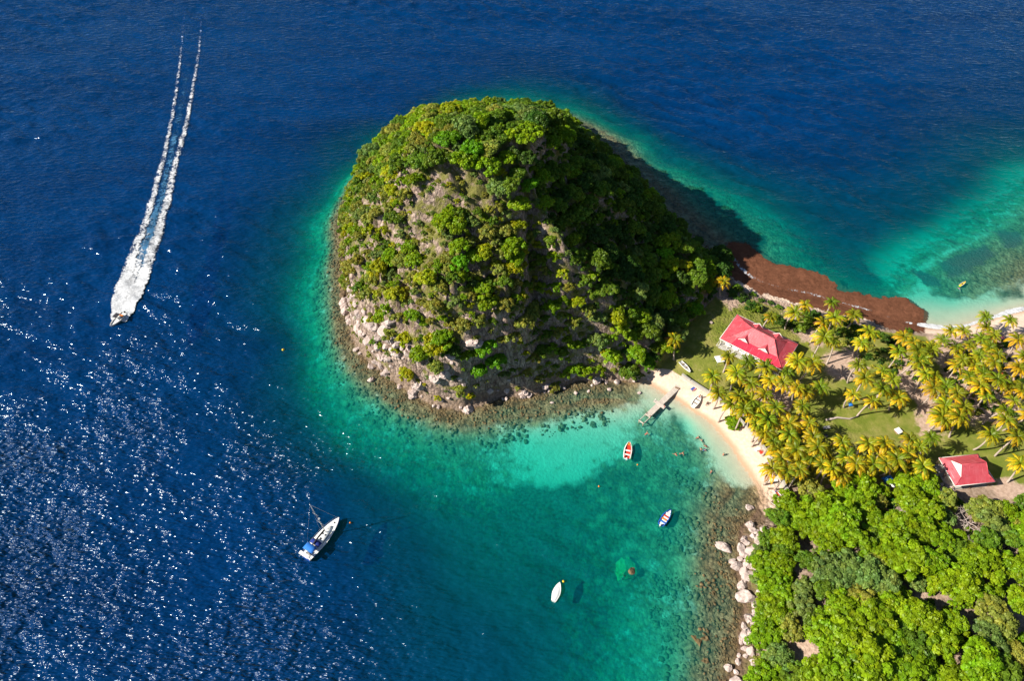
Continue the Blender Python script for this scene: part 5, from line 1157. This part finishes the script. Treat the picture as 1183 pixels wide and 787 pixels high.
person(802, 451, 'lie', .6, 'cloth_pink', 'person in pink lying on the sand below the wall end'); person(817, 467, 'sit', 4.0, 'cloth_dark', 'person sitting on the open sand beside the white beached boat', 'skindark')
person(831.5, 467, 'stand', 3.5, 'cloth_dark', 'person in dark shorts standing by the beach wall', 'skindark'); person(878, 522, 'lie', .1, 'cloth_red', 'person in red lying at the foot of the palms'); person(889.5, 553.5, 'sit', 3.1, 'cloth_red', 'person sitting by the white beach table')
person(894.5, 570.5, 'stand', 4, 'cloth_blue', 'person in blue walking on the sand past the bench'); person(807.5, 461, 'stand', 4.4, 'cloth_red', 'person in red shorts standing at the bow of the beached boat')
person(859, 494.5, 'sit', 3.6, 'cloth_pink', 'person in pink sitting by the wall near the single bright bush'); person(885.5, 537.5, 'lie', 1.0, 'cloth_blue', 'person in blue lying at the edge of the palm shade')
def towel(px, py, m, rz, label):
    x, y = on_ground(px, py); mb = MB(); vs = [(u * 1.9 / 6, v * .9 / 2, .03 + .025 * math.sin(u * 2.1 + v)) for u in range(-3, 4) for v in (-1, 0, 1)]
    mb.add(vs, [(i * 3 + j, i * 3 + j + 3, i * 3 + j + 4, i * 3 + j + 1) for i in range(6) for j in range(2)], True); o = mb.build('towel', M[m]); o.location = (x, y, gz(x, y) + .02); o.rotation_euler = (0, 0, rz); o.modifiers.new('t', 'SOLIDIFY').thickness = .02; tag(o, label, 'towel')
towel(801.3, 450, 'cloth_blue', .6, 'blue towel on the sand under the person in pink'); towel(881, 523.5, 'red', .1, 'red towel beside the person lying under the palms'); towel(876, 519, 'gelcoat', .4, 'white towel on the sand close to the palms')

# ------------------------------------------------------------------ foam, floating weed
def foam_mat(name, col, sc, lo, rough=.8):
    m, n = new_mat(name); co = nd(n, 'ShaderNodeNewGeometry').outputs['Position']; d = attr(n, 'dens').outputs['Fac']
    f = math_(n, 'ADD', math_(n, 'MULTIPLY', noise(n, co, sc, 6, .72, .6), 1.0), math_(n, 'MULTIPLY', noise(n, co, sc * .22, 3, .6), .5))
    a = smooth(n, math_(n, 'MULTIPLY', d, math_(n, 'MULTIPLY', f, 1.3)), lo, lo + .16)
    big_ = smooth(n, noise(n, co, .22, 4, .65), .35, .65); b = nd(n, 'ShaderNodeBsdfDiffuse'); t = nd(n, 'ShaderNodeBsdfTransparent'); mx = nd(n, 'ShaderNodeMixShader'); o = nd(n, 'ShaderNodeOutputMaterial')
    n.links.new(mixc(n, math_(n, 'MULTIPLY', big_, .35), mixc(n, smooth(n, f, .55, .95), tuple(v * .55 for v in col), col), tuple(v * .6 for v in col)), b.inputs[0]); n.links.new(bump(n, f, .7, .3), b.inputs['Normal'])
    n.links.new(a, mx.inputs[0]); n.links.new(t.outputs[0], mx.inputs[1]); n.links.new(b.outputs[0], mx.inputs[2]); n.links.new(mx.outputs[0], o.inputs['Surface']); return m
FOAM = foam_mat('sea_foam', (.72, .74, .78), 1.3, .50)
def ribbon(pts, wid, dens, z=.32, na=9, step=.6, edge=2.0, dpw=1.0):
    """strip over the water; dens is 1 along the middle line and fades outwards"""
    P_ = np.array(pts, float); L = np.concatenate([[0], np.cumsum(np.hypot(*np.diff(P_, axis=0).T))]); n = max(int(L[-1] / step), 4); s = np.linspace(0, L[-1], n)
    X = np.interp(s, L, P_[:, 0]); Y = np.interp(s, L, P_[:, 1]); W = np.interp(s, L, wid); D = np.interp(s, L, dens)
    k = 9; ker = np.ones(k) / k; X = np.convolve(np.pad(X, k // 2, 'edge'), ker, 'valid'); Y = np.convolve(np.pad(Y, k // 2, 'edge'), ker, 'valid')
    dx = np.gradient(X); dy = np.gradient(Y); l = np.hypot(dx, dy) + 1e-9; V = []; A = []
    for i in range(n):
        for j in range(na):
            t = -1 + 2 * j / (na - 1); V.append((X[i] - dy[i] / l[i] * t * W[i], Y[i] + dx[i] / l[i] * t * W[i], z)); A.append(D[i] * (1 - abs(t) ** edge) ** dpw * (min(1, (n - 1 - i) / 6.0)))
    return np.array(V), grid_faces(n, na), np.array(A)
def foam_obj(name, parts, label, mat):
    V = []; F_ = []; A = []; b = 0
    for v, f, a in parts: V.append(v); F_.append(f + b); A.append(a); b += len(v)
    V = np.concatenate(V); V[:, 2] += (fbm(V[:, 0], V[:, 1], 1.2, 2, 40) - .5) * .12 + wave_h(V[:, 0], V[:, 1], np.maximum(-bilin(V[:, 0], V[:, 1]), 0) / .42); me = np_mesh(name, V, np.concatenate(F_), True); fattr(me, 'dens', np.concatenate(A)); return tag(put(name, me, mat), label, kind='stuff')
Lp = gp([(131,373),(136,364),(142,335),(152,300),(160,280),(168,262),(178,224),(190.6,178),(201,127),(207,81),(211,45),(214,8)]); Rp = gp([(141,374),(147,362),(160,332),(171,306),(183,268),(193,234),(203,188),(216,142),(224,97),(230,60),(235,5)])
Cp = gp([(136,372),(150,330),(161,300),(172,268),(183,232),(194,190)])
foam_obj('wake_foam', [ribbon(Lp, [1.0,2.4,3.6,3.4,3.2,3.0,2.6,2.2,1.9,1.6,1.5,1.4], [1.1,1.3,.92,.72,.66,.64,.63,.61,.59,.57,.52,.44]), ribbon(Rp, [1.0,2.6,3.8,3.6,3.3,3.0,2.6,2.2,1.9,1.7,1.5], [1.1,1.3,.92,.72,.67,.65,.64,.62,.60,.56,.46], .34),
     ribbon(Cp, [1.6,3.0,3.2,3.0,2.8,2.4], [1.3,.85,.58,.50,.46,.38], .30)], 'long white twin foam trail behind the speedboat', FOAM)
foam_obj('wake_churn', [ribbon(gp([(139,366),(152,335),(163,300),(175,265),(188,222),(200,170),(212,110),(220,60),(225,15)]), [3.0,4.2,4.0,3.6,3.4,3.6,3.8,3.8,3.6], [1.1,.85,.72,.64,.58,.54,.50,.46,.38], .10, edge=2)], 'pale blue churned water between the foam strands of the wake', foam_mat('churned_water', (.06, .18, .34), .8, .46))
foam_obj('surf_foam', [ribbon(gp([(1040,372),(1062,376),(1075,377),(1092,380),(1112,378),(1135,371),(1150,367),(1165,361),(1183,357),(1230,347)]), [.4,1.1,1.4,1.3,.9,1.0,1.2,1.4,1.2,1.2], [.5,.95,1.1,1.0,.85,.9,1.0,1.1,1.0,1.0], .22)], 'white surf line along the far sandy beach', FOAM)
foam_obj('shore_foam', [ribbon(gp([(842,292),(857,312),(870,322),(885,328),(905,334),(934,339),(968,350),(983,353),(1011,361),(1024,367),(1042,371)]), [1.4,1.8,1.6,1.2,1.1,1.2,1.1,1.3,1.0,1.0,1.0], [.56,.64,.60,.5,.50,.62,.50,.60,.48,.5,.5], .30)], 'broken pale foam on the brown weed shore', FOAM)
# brown weed raft
WEED = [(846,283),(856,281),(868,289),(880,297),(893,305),(905,310),(920,317),(940,318),(955,321),(964,330),(972,338),(985,335),(1000,340),(1013,346),(1030,350),(1043,349),(1055,352),(1062,358),(1062,366),(1058,378),(1040,378),(1020,376),(1000,370),(980,364),(960,358),(935,350),(905,344),(885,338),(866,332),(852,318),(842,302)]
Wp = gp(WEED, .1); xs = np.arange(Wp[:, 0].min() - 4, Wp[:, 0].max() + 4, .5); ys = np.arange(Wp[:, 1].min() - 4, Wp[:, 1].max() + 4, .5); WX, WY = np.meshgrid(xs, ys, indexing='ij')
wd_ = sdist(WX, WY, Wp) + (fbm(WX, WY, 4.5, 4, 90) - .5) * 5.5; WG = bilin(WX, WY); WZ = np.maximum(.24, WG + .12) + (fbm(WX, WY, .9, 3, 50) - .5) * .24 - .3 * sstep(1.0, -2.5, wd_)
FV = np.stack([WX, WY, np.maximum(WZ, np.maximum(WG + .03, -.05))], -1).reshape(-1, 3); FF = grid_faces(*WX.shape); keepf = (wd_.ravel()[FF] > -2.6).all(1); idx = np.unique(FF[keepf]); rm = np.zeros(len(FV), int); rm[idx] = np.arange(len(idx))
me = np_mesh('floating_weed', FV[idx], rm[FF[keepf]], True); fattr(me, 'dens', np.clip(.86 + wd_.ravel()[idx] * .15, 0, 1.6))
tag(put('floating_weed', me, foam_mat('brown_weed', (.185, .078, .045), 1.1, .40)), 'thick mat of reddish brown seaweed floating along the shore', kind='stuff')
